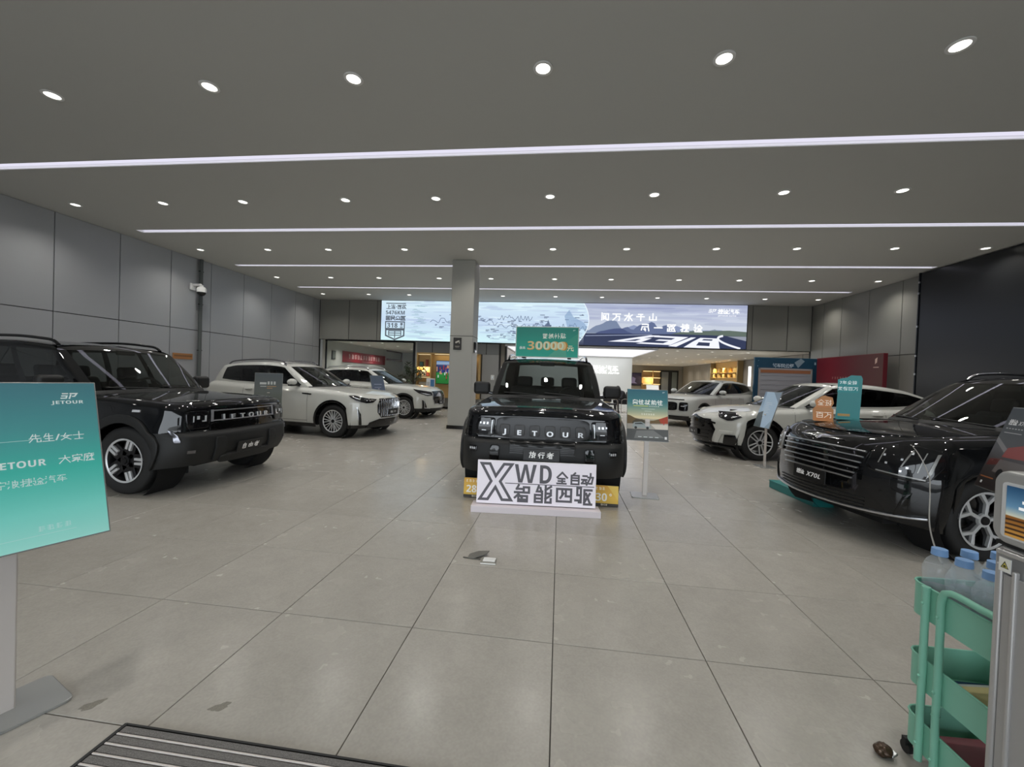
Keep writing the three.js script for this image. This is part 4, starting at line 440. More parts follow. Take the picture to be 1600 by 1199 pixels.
// ---------- big screens ----------
{ const W = 2048, H = 240, map = canvasMap(W, H, (g) => {
    vgrad(g, 0, 0, W, H, [[0, '#a3abc6'], [0.35, '#bcc4d6'], [0.62, '#c6cdd9'], [0.75, '#7a8598'], [1, '#343c55']]);
    for (let i = 0; i < 46; i++) { g.fillStyle = `rgba(${i % 2 ? '225,230,245' : '120,130,170'},0.16)`; g.beginPath(); g.ellipse(1150 + rnd() * 900, rnd() * 110, 60 + rnd() * 120, 4 + rnd() * 8, 0, 0, 7); g.fill(); }
    const peaks = (x0, x1, yb, h, c, n) => { const p = [[x0, yb]]; for (let i = 0; i <= n; i++) p.push([lerp(x0, x1, i / n), yb - h * (0.25 + 0.75 * noise2(i * 0.45, 3, n)) * Math.sin(Math.PI * clamp(i / n, 0.06, 0.94))]); p.push([x1, yb]); poly(g, c, p); };
    peaks(1180, 2048, 165, 60, '#8592b4', 34); peaks(1200, 1460, 168, 88, '#75839f', 14); peaks(1350, 1760, 170, 82, '#5d6a8e', 26); peaks(1240, 1500, 175, 40, '#46527a', 18); peaks(1690, 2040, 168, 44, '#7f8b9c', 16);
    poly(g, '#5c6a62', [[1720, 150], [1960, 140], [2048, 146], [2048, 172], [1640, 172]]);
    poly(g, '#2c3553', [[1190, 172], [1700, 166], [1870, 168], [2048, 172], [2048, 240], [1190, 240]]); g.strokeStyle = '#aab4cf'; g.lineWidth = 3; g.beginPath(); g.moveTo(1200, 186); g.lineTo(1560, 172); g.stroke();
    g.strokeStyle = '#eef0fa'; g.lineWidth = 11; g.beginPath(); g.moveTo(2020, 238); g.bezierCurveTo(1900, 205, 1880, 178, 1930, 170); g.stroke();
    poly(g, '#8e93a0', [[1950, 172], [2048, 196], [2048, 172]]);
    const q = (c, P) => poly(g, c, P.map(([a, b]) => [1231.6 + a * 0.5394, b * 0.525 - 19])), wt = '#eef0fb', dk = '#2f3752';
    q(wt, [[165, 447], [590, 370], [690, 370], [610, 388], [330, 437], [445, 434], [500, 414], [425, 414], [460, 402], [610, 402], [500, 449]]); q(wt, [[650, 372], [965, 380], [790, 470], [450, 462], [520, 447], [720, 452], [772, 430], [640, 426], [680, 411], [800, 413], [836, 395], [625, 388]]); q(wt, [[990, 382], [1040, 383], [850, 486], [770, 481]]); q(wt, [[1080, 384], [1250, 388], [1268, 498], [920, 490], [1010, 425]]); q(dk, [[1112, 397], [1198, 399], [1190, 413], [1095, 411]]); q(dk, [[1065, 431], [1172, 435], [1168, 470], [1042, 466]]);
    // pale map side, ending in a round edge
    g.save(); g.beginPath(); g.moveTo(0, 0); g.lineTo(1185, 0); g.quadraticCurveTo(1260, 118, 1150, H); g.lineTo(0, H); g.closePath(); g.clip(); vgrad(g, 0, 0, W, H, [[0, '#cfe6f0'], [0.5, '#bfd3ea'], [1, '#cdeef2']]);
    for (let i = 0; i < 130; i++) { g.fillStyle = `rgba(${rnd() > 0.5 ? '150,165,200' : '235,250,252'},0.28)`; g.beginPath(); g.ellipse(160 + rnd() * 1080, rnd() * H, 20 + rnd() * 70, 2 + rnd() * 5, 0, 0, 7); g.fill(); }
    g.strokeStyle = '#5a6a86'; g.lineWidth = 2.6; const route = (x0, x1, y, a, s) => { g.beginPath(); for (let i = 0; i <= 60; i++) { const x = lerp(x0, x1, i / 60), yy = y + (noise2(i * 0.4, s, 5) - 0.5) * a; i ? g.lineTo(x, yy) : g.moveTo(x, yy); } g.stroke(); };
    route(300, 700, 118, 44, 1); route(700, 1010, 140, 30, 2); route(700, 900, 96, 40, 3); route(1010, 1230, 138, 60, 4);
    g.fillStyle = '#56637e'; for (let i = 0; i < 90; i++) { const x = 300 + rnd() * 920, y = 60 + rnd() * 150, w = 8 + rnd() * 22; g.fillRect(x, y, w, 3.5); if (rnd() > 0.6) g.fillRect(x, y + 6, w * 0.7, 3); }
    for (let i = 0; i < 60; i++) { g.fillStyle = 'rgba(110,125,160,0.5)'; g.fillRect(640 + rnd() * 560, 170 + rnd() * 55, 14 + rnd() * 40, 3); } for (let i = 0; i < 30; i++) { g.fillStyle = 'rgba(110,150,160,0.55)'; g.fillRect(185 + rnd() * 60, 24 + rnd() * 180, 16 + rnd() * 30, 2.5); }
    poly(g, 'rgba(120,150,185,0.55)', [[1080, 75], [1105, 40], [1130, 80], [1190, 112], [1215, 150], [1100, 150]]); poly(g, '#5a6a86', [[976, 140], [990, 98], [1004, 140]]); g.fillRect(972, 128, 36, 14);
    g.strokeStyle = '#4c545e'; g.fillStyle = '#4c545e'; g.fillRect(28, 14, 122, 5); hanzi(g, '上海', 30, 24, 26, 3.6, '#4c545e'); g.fillRect(90, 35, 5, 5); hanzi(g, '西藏', 98, 24, 26, 3.6, '#4c545e'); wide(g, '5476KM', 26, 84, 33, '#4c545e', 0.98); hanzi(g, '国民公路', 26, 90, 29, 4.4, '#4c545e');
    g.strokeStyle = '#4c545e'; g.lineWidth = 6; g.strokeRect(28, 128, 116, 42); wide(g, '318', 36, 164, 40, '#4c545e', 1.02); hanzi(g, '国', 118, 133, 15, 2.4, '#4c545e'); hanzi(g, '公', 118, 151, 15, 2.4, '#4c545e');
    g.lineWidth = 8; g.beginPath(); g.moveTo(30, 176); g.lineTo(142, 176); g.lineTo(142, 212); g.lineTo(86, 236); g.lineTo(30, 212); g.closePath(); g.stroke(); g.lineWidth = 5; g.strokeRect(48, 184, 76, 26); g.beginPath(); g.moveTo(86, 184); g.lineTo(86, 226); g.moveTo(48, 197); g.lineTo(124, 197); g.stroke();
    g.restore(); g.strokeStyle = '#e9f4fb'; g.lineWidth = 4; g.beginPath(); g.moveTo(1185, 0); g.quadraticCurveTo(1260, 118, 1150, H); g.stroke();
    hanzi(g, '阅万水千山', 1280, 52, 44, 7, '#fbfdff', 1.46); hanzi(g, '尽一路捷途', 1500, 108, 44, 7, '#fbfdff', 1.58); emblem(g, 1850, 22, 30, '#fbfdff'); hanzi(g, '捷途汽车', 1898, 22, 26, 4, '#fbfdff', 1.08); wide(g, 'JETOUR AUTO', 1900, 62, 9, '#fbfdff', 1.6);
  });
  const t = thing('led_screen', 'long lit screen showing a pale road map and a mountain road', 'screen', [-0.335, 3.87, ZB + 0.075]); part('cabinet', bx(15.5, 1.78, 0.06, 0, 0, -0.032), M.plastic, t);
  const P = new THREE.MeshStandardMaterial({ color: 0, emissive: 0xffffff, emissiveMap: map, emissiveIntensity: 1.0, roughness: 0.6 }); part('display', new THREE.PlaneGeometry(15.43, 1.76).translate(0, 0, 0.001), P, t);
  const k = thing('video_wall', 'black switched-off video wall covering the right wall', 'screen', [XR - 0.14, 0, -6.1]); part('display', rbx(0.06, HC - 0.2, 12.2, 0.01, -0.05, HC / 2 + 0.07, 0), phys(lin(0.006, 0.0065, 0.007), 0.32, {}), k); part('side_cover', [bx(0.24, HC - 0.02, 0.03, 0.02, HC / 2, -6.13)], std(lin(0.02, 0.024, 0.03), 0.35, 0.4), k); part('edge_clip', [0.9, 1.4, 2.0, 2.5, 3.3, 4.2, 4.5].map((y) => bx(0.03, 0.05, 0.03, -0.1, y, -6.12)), M.satin, k);
}
// ---------- poster stands: tilted panel on a flat post over a steel foot ----------
const matOf = (map, r = 0.5) => new THREE.MeshStandardMaterial({ map, roughness: r });
function posterStand(label, [x, z], yaw, draw, back = 0.12, px = 512) {
  const t = thing('poster_stand', label, 'poster stand', [x - Math.sin(yaw) * back, 0, z - Math.cos(yaw) * back], yaw, 'tilted poster stands'), w = 0.53, h = 0.71, a = -0.3, y0 = 0.742;
  const put = (g) => g.translate(0, h / 2, 0).rotateX(a).translate(0, y0, back);
  const pn = part('panel', put(rbx(w, h, 0.014, 0.004, 0, 0, -0.0085)), M.frame, t); part('poster', put(new THREE.PlaneGeometry(w - 0.012, h - 0.012)), matOf(canvasMap(px, Math.round(px * h / w), draw), 0.38), pn);
  part('post', [rbx(0.062, 1.02, 0.022, 0.008, 0, 0.515, 0), rbx(0.05, 0.012, 0.12, 0.004).rotateX(0.2).translate(0, 1.0, -0.02)], M.postMetal, t);
  part('foot', new THREE.ExtrudeGeometry(rrect(0.34, 0.28, 0.03), { depth: 0.006, bevelEnabled: true, bevelSize: 0.003, bevelThickness: 0.003, bevelSegments: 2 }).rotateX(-Math.PI / 2).translate(0, 0.003, 0), M.frame, t);
  return t;
}
posterStand('teal welcome poster on a stand at the far left edge', [-2.115, -1.364], 1.22, (g, w, h) => { vgrad(g, 0, 0, w, h, [[0, '#4a8490'], [0.3, '#52a3a4'], [0.55, '#4cc8b8'], [0.8, '#86e8da'], [1, '#aef6ea']]); const k = w / 512; g.save(); g.scale(k, k);
  emblem(g, 400, 44, 40, '#eefaf8'); wide(g, 'JETOUR', 372, 94, 20, '#eefaf8', 1.4);
  g.fillStyle = 'rgba(230,250,246,0.8)'; g.fillRect(60, 246, 240, 2); hanzi(g, '先生/女士', 296, 222, 36, 3.4, '#eefaf8', 1.05); hanzi(g, '入', 150, 324, 36, 3.6, '#eefaf8'); wide(g, 'JETOUR', 198, 358, 38, '#eefaf8', 1.05, 'bold'); hanzi(g, '大家庭', 376, 324, 36, 3.4, '#eefaf8', 1.06); hanzi(g, '宁波捷途汽车', 196, 404, 32, 2.8, '#dff5f1', 1.05);
  blur(g, 300, 606, 22, 4, 'rgba(240,255,252,0.5)'); g.fillRect(180, 640, 230, 2); g.restore(); }, 0.2, 768);
const roadPoster = (g, w, h) => { vgrad(g, 0, 0, w, h, [[0, '#2f6677'], [0.25, '#3f7d83'], [0.45, '#a7b196'], [0.56, '#e6d9ae'], [0.62, '#8f8f86'], [1, '#5c5f60']]); const k = w / 512; g.save(); g.scale(k, k);
  poly(g, '#6f5b3c', [[0, 352], [40, 362], [100, 392], [180, 410], [270, 422], [330, 418], [430, 384], [512, 350], [512, 470], [0, 470]]); poly(g, '#a8452f', [[400, 396], [512, 352], [512, 470], [430, 470]]); poly(g, '#4a4436', [[70, 440], [110, 408], [190, 406], [240, 430], [240, 470], [60, 470]]); poly(g, '#a9a49a', [[0, 470], [512, 450], [512, 560], [0, 560]]);
  poly(g, '#9aa3a4', [[66, 500], [88, 450], [180, 440], [232, 466], [296, 486], [300, 520], [70, 522]]); poly(g, '#3c4446', [[96, 462], [176, 450], [214, 470], [100, 476]]); for (const x of [110, 258]) { g.fillStyle = '#2b2e30'; g.beginPath(); g.arc(x, 520, 17, 0, 7); g.fill(); }
  poly(g, '#d7d0c4', [[300, 470], [512, 466], [512, 536], [360, 530]]); poly(g, '#585a5a', [[0, 540], [512, 530], [512, 686], [0, 686]]); poly(g, '#7a7c7b', [[120, 560], [330, 545], [470, 640], [90, 660]]); g.fillStyle = '#b33'; g.fillRect(456, 410, 10, 60); g.fillStyle = '#e8e8e8'; g.fillRect(470, 624, 28, 34); g.fillStyle = '#dfe6e4'; for (const x of [140, 210, 280, 350]) g.fillRect(x, 634, 44, 8);
  hanzi(g, '向往就前往', 64, 140, 66, 9, '#f6fbf6', 1.2); g.fillStyle = '#d6dc6a'; g.fillRect(78, 222, 190, 8); g.fillStyle = '#e6efe6'; for (const x of [280, 306, 332, 358, 386]) g.fillRect(x, 222, 16, 8); g.fillRect(180, 262, 170, 4); g.fillRect(220, 292, 90, 4); blur(g, 180, 324, 24, 6, '#f6f6ec', 1.2); emblem(g, 446, 24, 22, '#e8f2f2'); g.restore(); };
posterStand('mountain road poster with a teal sky on a stand right of the middle SUV', [1.168, -5.45], -0.087, roadPoster, 0.07);
posterStand('tilted pale blue poster on a thin stand before the white crossover', [3.797, -8.1], -1.517, (g, w, h) => { vgrad(g, 0, 0, w, h, [[0, '#7f9bb8'], [0.5, '#a9c4dc'], [1, '#8fa9be']]); poly(g, '#b4cee6', [[w * 0.1, 0], [w * 0.55, 0], [w, h * 0.3], [w, h * 0.75], [w * 0.7, h], [w * 0.4, h], [w * 0.2, h * 0.5]]); poly(g, '#4b5658', [[0, h * 0.62], [w * 0.3, h * 0.55], [w * 0.45, h], [0, h]]); poly(g, '#8698aa', [[w * 0.55, 0], [w, 0], [w, h * 0.28]]); g.fillStyle = '#dbe7f2'; for (let i = 0; i < 9; i++) g.fillRect(w * 0.3, h * (0.3 + i * 0.045), w * (0.2 + 0.2 * rnd()), 4); }, 0.1, 256);
posterStand('dark grey poster with a red car on a stand at the right edge', [3.453, -3.621], -1.899, (g, w, h) => { vgrad(g, 0, 0, w, h, [[0, '#2b3134'], [0.5, '#4d4b4d'], [1, '#2b2422']]); const k = w / 512; g.save(); g.scale(k, k); hanzi(g, '捷途', 40, 96, 46, 7, '#dcdcdc'); wide(g, 'X70L', 150, 140, 44, '#dcdcdc', 1.1, 'italic bold'); g.fillStyle = '#a8a8a8'; for (let i = 0; i < 6; i++) g.fillRect(40 + i * 34, 168, 20, 9); g.fillRect(40, 206, 200, 6);
  poly(g, '#7d7b7c', [[0, 250], [170, 340], [150, 372], [0, 290]]); poly(g, '#8c3a34', [[170, 330], [330, 290], [430, 330], [440, 400], [150, 410]]); poly(g, '#5a2a26', [[30, 440], [180, 420], [190, 470], [20, 500]]); poly(g, '#66605f', [[150, 430], [470, 430], [500, 540], [120, 540]]); for (const x of [210, 400]) { g.fillStyle = '#191919'; g.beginPath(); g.arc(x, 540, 36, 0, 7); g.fill(); } g.fillStyle = '#8f5a3a'; g.fillRect(20, 590, 160, 10); g.fillStyle = '#ddd'; g.fillRect(50, 630, 22, 22); g.restore(); }, 0.12);
const greyPoster = (g, w, h) => { vgrad(g, 0, 0, w, h, [[0, '#474f55'], [0.6, '#59605d'], [1, '#4c5348']]); g.fillStyle = '#b9bdbb'; g.fillRect(w * 0.18, h * 0.3, w * 0.24, h * 0.07); for (let i = 0; i < 3; i++) g.fillRect(w * (0.46 + i * 0.11), h * 0.27, w * 0.07, h * 0.1); g.fillRect(w * 0.2, h * 0.42, w * 0.22, h * 0.02); g.fillStyle = '#b08a5c'; g.fillRect(w * 0.44, h * 0.42, w * 0.34, h * 0.02); g.fillRect(w * 0.44, h * 0.48, w * 0.2, h * 0.02); };
posterStand('small dark grey poster standing between the left black SUV and the white SUV', [-6.25, -8.0], 0.6, greyPoster, 0.1, 192);
posterStand('small blue grey poster seen edge-on before the farthest left white SUV', [-5.75, -12.4], 1.15, (g, w, h) => { vgrad(g, 0, 0, w, h, [[0, '#4a5868'], [1, '#55607c']]); g.fillStyle = '#8b93a8'; g.fillRect(w * 0.2, h * 0.4, w * 0.6, h * 0.04); g.fillRect(w * 0.2, h * 0.55, w * 0.5, h * 0.03); }, 0.1, 128);

// ---------- boards around the middle SUV ----------
{ const t = thing('advert_board', 'white board with grey drive lettering on a pale plinth before the middle SUV', 'sign', [-0.224, 0, -4.535], 0.073), w = 1.343, h = 0.485, tilt = -0.075, put = (g) => g.translate(0, h / 2, 0).rotateX(tilt).translate(0, 0.082, 0.02);
  const b = part('board', put(rbx(w, h, 0.03, 0.004, 0, 0, -0.016)), std(lin(0.72, 0.7, 0.72), 0.5), t);
  part('print', put(new THREE.PlaneGeometry(w - 0.004, h - 0.004)), matOf(canvasMap(1343, 485, (g) => { g.fillStyle = '#faf4fd'; g.fillRect(0, 0, 1343, 485); const c = '#55535a'; g.strokeStyle = c; g.lineJoin = 'miter';
    g.lineWidth = 30; g.beginPath(); [[45, 38], [140, 38], [210, 175], [300, 38], [392, 38], [262, 235], [392, 440], [290, 440], [210, 300], [125, 440], [35, 440], [160, 235]].forEach((p, i) => (i ? g.lineTo(...p) : g.moveTo(...p))); g.closePath(); g.stroke();
    g.font = 'bold 290px sans-serif'; g.fillStyle = c; g.textBaseline = 'alphabetic'; g.textAlign = 'left'; g.save(); g.translate(422, 238); g.scale(0.93, 1); g.fillText('W', 0, 0); g.restore(); g.save(); g.translate(688, 238); g.scale(0.84, 1); g.fillText('D', 0, 0); g.restore();
    g.fillRect(320, 246, 1005, 9); hanzi(g, '全自动', 888, 96, 138, 20, c, 1.05); hanzi(g, '智能四驱', 425, 258, 198, 25, c, 1.15); })), b);
  part('plinth', rbx(1.44, 0.072, 0.2, 0.004, 0, 0.036, 0.005), std(lin(0.72, 0.66, 0.69), 0.5), t); }
{ const card = (x, z, yaw, w, h, label, draw) => { const t = thing('price_card', label, 'price card', [x, 0, z], yaw, 'yellow price cards on the floor'), put = (g) => g.rotateX(-0.09); const b = part('board', put(rbx(w, h, 0.012, 0.003, 0, h / 2 + 0.004, -0.008)), std(lin(0.04, 0.036, 0.03), 0.6), t); part('print', put(new THREE.PlaneGeometry(w - 0.004, h - 0.004).translate(0, h / 2 + 0.004, 0)), matOf(canvasMap(384, Math.round(384 * h / w), draw)), b); };
  const face = (num, f) => (g, w, h) => { vgrad(g, 0, 0, w, h, [[0, '#e2a93a'], [0.6, '#e8bd4c'], [1, '#d9b13f']]); poly(g, '#ecc95e', [[w * 0.55, 0], [w, 0], [w, h * 0.7]]); blur(g, w * 0.07, h * 0.08, h * 0.15, f, '#fdf3d8'); wide(g, num, w * 0.08, h * 0.75, h * 0.52, '#fffaf0', 1); wide(g, 'o', w * 0.08 + h * 0.66, h * 0.5, h * 0.22, '#fffaf0', 1); g.fillStyle = '#2a241c'; g.fillRect(0, h * 0.86, w, h * 0.14); hanzi(g, '旅行者', w * 0.3, h * 0.875, h * 0.1, 3, '#f4ead2', 1.1); };
  card(-0.971, -4.9, 0, 0.349, 0.243, 'yellow card numbered 28 left of the white board', face('28', 4)); card(0.6, -4.92, 0, 0.298, 0.25, 'yellow card numbered 30 right of the white board', face('30', 3)); }
{ const t = thing('roof_board', 'green price board of 30000 standing on the middle SUV roof', 'sign', [-0.256, 1.87, -7.1], -0.06), w = 1.113, h = 0.545; const b = part('board', rbx(w, h, 0.02, 0.004, 0, 0.016 + h / 2, -0.011), std(lin(0.6, 0.7, 0.66), 0.5), t);
  part('print', new THREE.PlaneGeometry(w - 0.03, h - 0.03).translate(0, 0.016 + h / 2, 0), matOf(canvasMap(640, 313, (g, w, h) => { vgrad(g, 0, 0, w, h, [[0, '#17897a'], [0.5, '#0f9c86'], [1, '#16b096']]); poly(g, '#4fb094', [[330, 313], [420, 235], [520, 225], [530, 313]]); poly(g, '#2f9c84', [[520, 150], [640, 60], [640, 200]]); hanzi(g, '置换补贴', 272, 62, 56, 6.5, '#eef7ea', 1.1); wide(g, '30000', 112, 242, 128, '#cf8f2e', 1.22); wide(g, '30000', 114, 238, 122, '#e8c98a', 1.22); wide(g, '0000', 205, 232, 108, '#dfe8c8', 1.24); hanzi(g, '最高', 34, 206, 30, 4, '#e6f4ee', 1.05); hanzi(g, '元', 535, 186, 62, 8, '#f2ecc8'); emblem(g, 586, 22, 18, '#e6f4ee'); })), b);
  part('foot', [bx(0.06, 0.02, 0.16, -0.4, 0.008, -0.03), bx(0.06, 0.02, 0.16, 0.4, 0.008, -0.03)], M.plastic, t); }
// signs on the hood of the right-hand black SUV, and what lies under its nose
{ const th = -1.396, gw = (X, Z) => [3.69 + X * Math.cos(th) + Z * Math.sin(th), -5.01 - X * Math.sin(th) + Z * Math.cos(th)], B = bigBlack.B;
  const on = (X, Z) => { const [x, z] = gw(X, Z); return [x, B.topY(Math.abs(X), Z) + 0.004, z]; };
  const cut = (name, label, at, yaw, pts, paint, foot, bend) => { const t = thing(name, label, 'sign', at, yaw); const g = new THREE.ExtrudeGeometry(pts, { depth: 0.012, bevelEnabled: false, curveSegments: 10 }).translate(0, 0, -0.012); const b = part('board', g, std(foot, 0.5), t); paint(b); part('foot', rbx(bend[0], 0.008, bend[1], 0.003, bend[2], 0.002, bend[3]), std(foot, 0.5), t); };
  const face = (b, w, h, y, draw, tr = false) => part('print', new THREE.PlaneGeometry(w, h).translate(0, y, 0.0012), new THREE.MeshStandardMaterial({ map: canvasMap(256, Math.round(256 * h / w), draw), roughness: 0.5, transparent: tr }), b);
  const os = polyShape([[-0.1, 0], [0.1, 0], [0.1, 0.14], [0.075, 0.17], [0.1, 0.22], [0.085, 0.29], [0.04, 0.3], [0.01, 0.31], [-0.02, 0.3], [-0.055, 0.265], [-0.09, 0.24], [-0.07, 0.18], [-0.105, 0.14]]);
  cut('hood_cutout', 'orange cutout sign on the front of the right black SUV hood', on(-0.42, 0.4), -0.35, os, (b) => { face(b, 0.16, 0.1, 0.07, (g, w, h) => { g.fillStyle = '#c07a3a'; g.fillRect(0, 0, w, h); hanzi(g, '百万', w * 0.04, h * 0.05, h * 0.78, 13, '#fff0dc', 1.05); }); face(b, 0.15, 0.1, 0.215, (g, w, h) => { g.fillStyle = '#c9854d'; g.fillRect(0, 0, w, h); hanzi(g, '全球', w * 0.06, h * 0.04, h * 0.72, 11, '#fff0dc', 1.08); }); }, lin(0.5, 0.22, 0.07), [0.2, 0.1, 0, 0.03]);
  const ts = polyShape([[-0.11, 0], [0.125, 0], [0.14, 0.5], [0.125, 0.54], [0.03, 0.545], [-0.01, 0.515], [-0.08, 0.5], [-0.09, 0.48]]);
  cut('hood_sign', 'tall teal sign standing on the right black SUV hood', on(-0.45, 0.07), -0.35, ts, (b) => { face(b, 0.205, 0.16, 0.41, (g, w, h) => { g.fillStyle = '#2a8f92'; g.fillRect(0, 0, w, h); hanzi(g, '7年全球', w * 0.09, h * 0.08, h * 0.28, 7, '#e8fbfb', 1.08); hanzi(g, '累销百万', w * 0.02, h * 0.55, h * 0.29, 7, '#e8fbfb', 1.08); }); part('strip', bx(0.12, 0.03, 0.004, -0.03, 0.05, 0.001), std(lin(0.45, 0.26, 0.08), 0.5), b); }, lin(0.035, 0.24, 0.25), [0.26, 0.16, 0.01, 0.05]);
  const t = thing('teal_panel', 'flat teal box lying under the nose of the right black SUV', 'box', [3.36, 0, -6.02], -1.5); part('box', rbx(0.95, 0.1, 0.26, 0.006, 0, 0.051, 0), std(lin(0.01, 0.16, 0.155), 0.4), t); part('lid', rbx(0.96, 0.012, 0.27, 0.004, 0, 0.106, 0), std(lin(0.015, 0.2, 0.19), 0.4), t); }
{ const c = thing('cable', 'thin white cable hanging from the right black SUV down to the bottles', 'cable'); part('lead', tube([[3.4, 1.03, -4.36], [3.3, 1.03, -4.22], [3.24, 0.97, -4.05], [3.13, 0.83, -3.8], [2.86, 0.76, -3.45], [2.41, 0.68, -2.9], [2.02, 0.71, -2.4], [1.72, 0.755, -2.0]], 0.0038, 60, 8), std(lin(0.3, 0.3, 0.285), 0.5), c); part('plug', rbx(0.05, 0.02, 0.03, 0.008, 3.42, 1.035, -4.37), M.white, c); }

// ---------- entrance: mat, litter, cart, kiosk ----------
{ const x0 = -1.742, x1 = 1.3, z0 = -1.462, z1 = -0.2, t = thing('entrance_mat', 'ribbed grey entrance mat with metal rails at the bottom edge', 'mat', [0, 0, 0]); part('tray', [bx(x1 - x0, 0.004, z1 - z0, (x0 + x1) / 2, 0.003, (z0 + z1) / 2), bx(x1 - x0 + 0.01, 0.012, 0.008, (x0 + x1) / 2, 0.006, z0), bx(0.014, 0.014, z1 - z0, x0, 0.007, (z0 + z1) / 2), bx(0.014, 0.014, z1 - z0, x1, 0.007, (z0 + z1) / 2)], M.backing, t);
  const N = 256, d = new Uint8Array(N * N * 4); for (let i = 0; i < N * N; i++) { const v = 78 + 80 * rnd() * (0.6 + 0.4 * noise2((i % N) * 0.12, Math.floor(i / N) * 0.5, 3)); d.set([v, v * 0.98, v * 0.96, 255], i * 4); } const tx = new THREE.DataTexture(d, N, N); tx.wrapS = tx.wrapT = THREE.RepeatWrapping; tx.magFilter = THREE.LinearFilter; tx.colorSpace = THREE.SRGBColorSpace; tx.repeat.set(8, 0.15); tx.needsUpdate = true; const cm = new THREE.MeshStandardMaterial({ map: tx, roughness: 1 });
  const cg = rbx(x1 - x0 - 0.02, 0.008, 0.029, 0.003), rg = rbx(x1 - x0 - 0.02, 0.009, 0.008, 0.002); for (let k = 0; k < 28; k++) { const z = z0 + 0.024 + k * 0.0435; part('carpet_strip', cg, cm, t, [(x0 + x1) / 2, 0.0095, z]); part('rail', rg, M.postMetal, t, [(x0 + x1) / 2, 0.0102, z + 0.0215]); } }
{ const st = (x, z, r, rot) => { const g = new THREE.CircleGeometry(1, 24); const p = g.attributes.position; for (let i = 1; i < p.count; i++) { const a = Math.atan2(p.getY(i), p.getX(i)), k = 1 + 0.18 * Math.sin(3 * a + x * 9) + 0.1 * Math.sin(7 * a); p.setXY(i, p.getX(i) * k, p.getY(i) * k); } g.scale(r, r * 0.55, 1); const o = part('stain', g.rotateX(-Math.PI / 2).rotateY(rot), phys(lin(0.2, 0.185, 0.14), 0.6, { transparent: true, opacity: 0.4 }), scene.getObjectByName('floor'), [x, 0.0008, z]); o.name = numbered('stain'); }; st(-2.0, -1.53, 0.042, 0.9); st(-1.45, -1.61, 0.04, 0.6); }
{ const t = thing('wallet', 'small grey flap lying open on the floor beside a white packet', 'litter', [-0.63, 0, -3.31], 0.4); part('flap', new THREE.ExtrudeGeometry(polyShape([[-0.09, -0.02], [-0.05, -0.045], [0.07, -0.02], [0.1, 0.02], [0.02, 0.055], [-0.06, 0.04]]), { depth: 0.004, bevelEnabled: true, bevelSize: 0.003, bevelThickness: 0.002, bevelSegments: 2 }).rotateX(-Math.PI / 2).rotateZ(0.12).translate(0, 0.014, 0), std(lin(0.13, 0.125, 0.11), 0.6), t); part('edge', rbx(0.15, 0.008, 0.008, 0.003).rotateY(-0.5).translate(-0.06, 0.006, 0.035), std(lin(0.07, 0.066, 0.055), 0.6), t);
  const p = thing('packet', 'small white packet with two folds on the floor tiles', 'litter', [-0.525, 0, -3.235], 0.05); part('sleeve', rbx(0.125, 0.014, 0.1, 0.004, 0, 0.0075, 0), std(lin(0.22, 0.21, 0.18), 0.6), p); part('fold', rbx(0.1, 0.006, 0.034, 0.003, 0.005, 0.0175, 0.018), M.white, p); part('fold', rbx(0.1, 0.006, 0.03, 0.003, 0.008, 0.0175, -0.018), M.white, p); part('rim', rbx(0.125, 0.009, 0.008, 0.003, 0, 0.006, 0.054), M.white, p);
  const c = thing('crumpled_wrapper', 'crumpled dark foil wrapper on the floor by the cart wheel', 'litter', [1.395, 0, -1.83], 0.3); const g = new THREE.IcosahedronGeometry(0.03, 3), q = g.attributes.position; for (let i = 0; i < q.count; i++) { const k = 0.75 + 0.5 * noise2(q.getX(i) * 90 + 5, q.getY(i) * 90 + q.getZ(i) * 60, 2); q.setXYZ(i, q.getX(i) * k * 1.1, q.getY(i) * k * 0.8 + 0.022, q.getZ(i) * k); } g.computeVertexNormals(); part('wrapper', g, std(lin(0.06, 0.035, 0.02), 0.3, 0.4), c); part('corner', rbx(0.03, 0.012, 0.02, 0.004).rotateZ(0.5).translate(0.018, 0.02, 0.022), M.satin, c); }
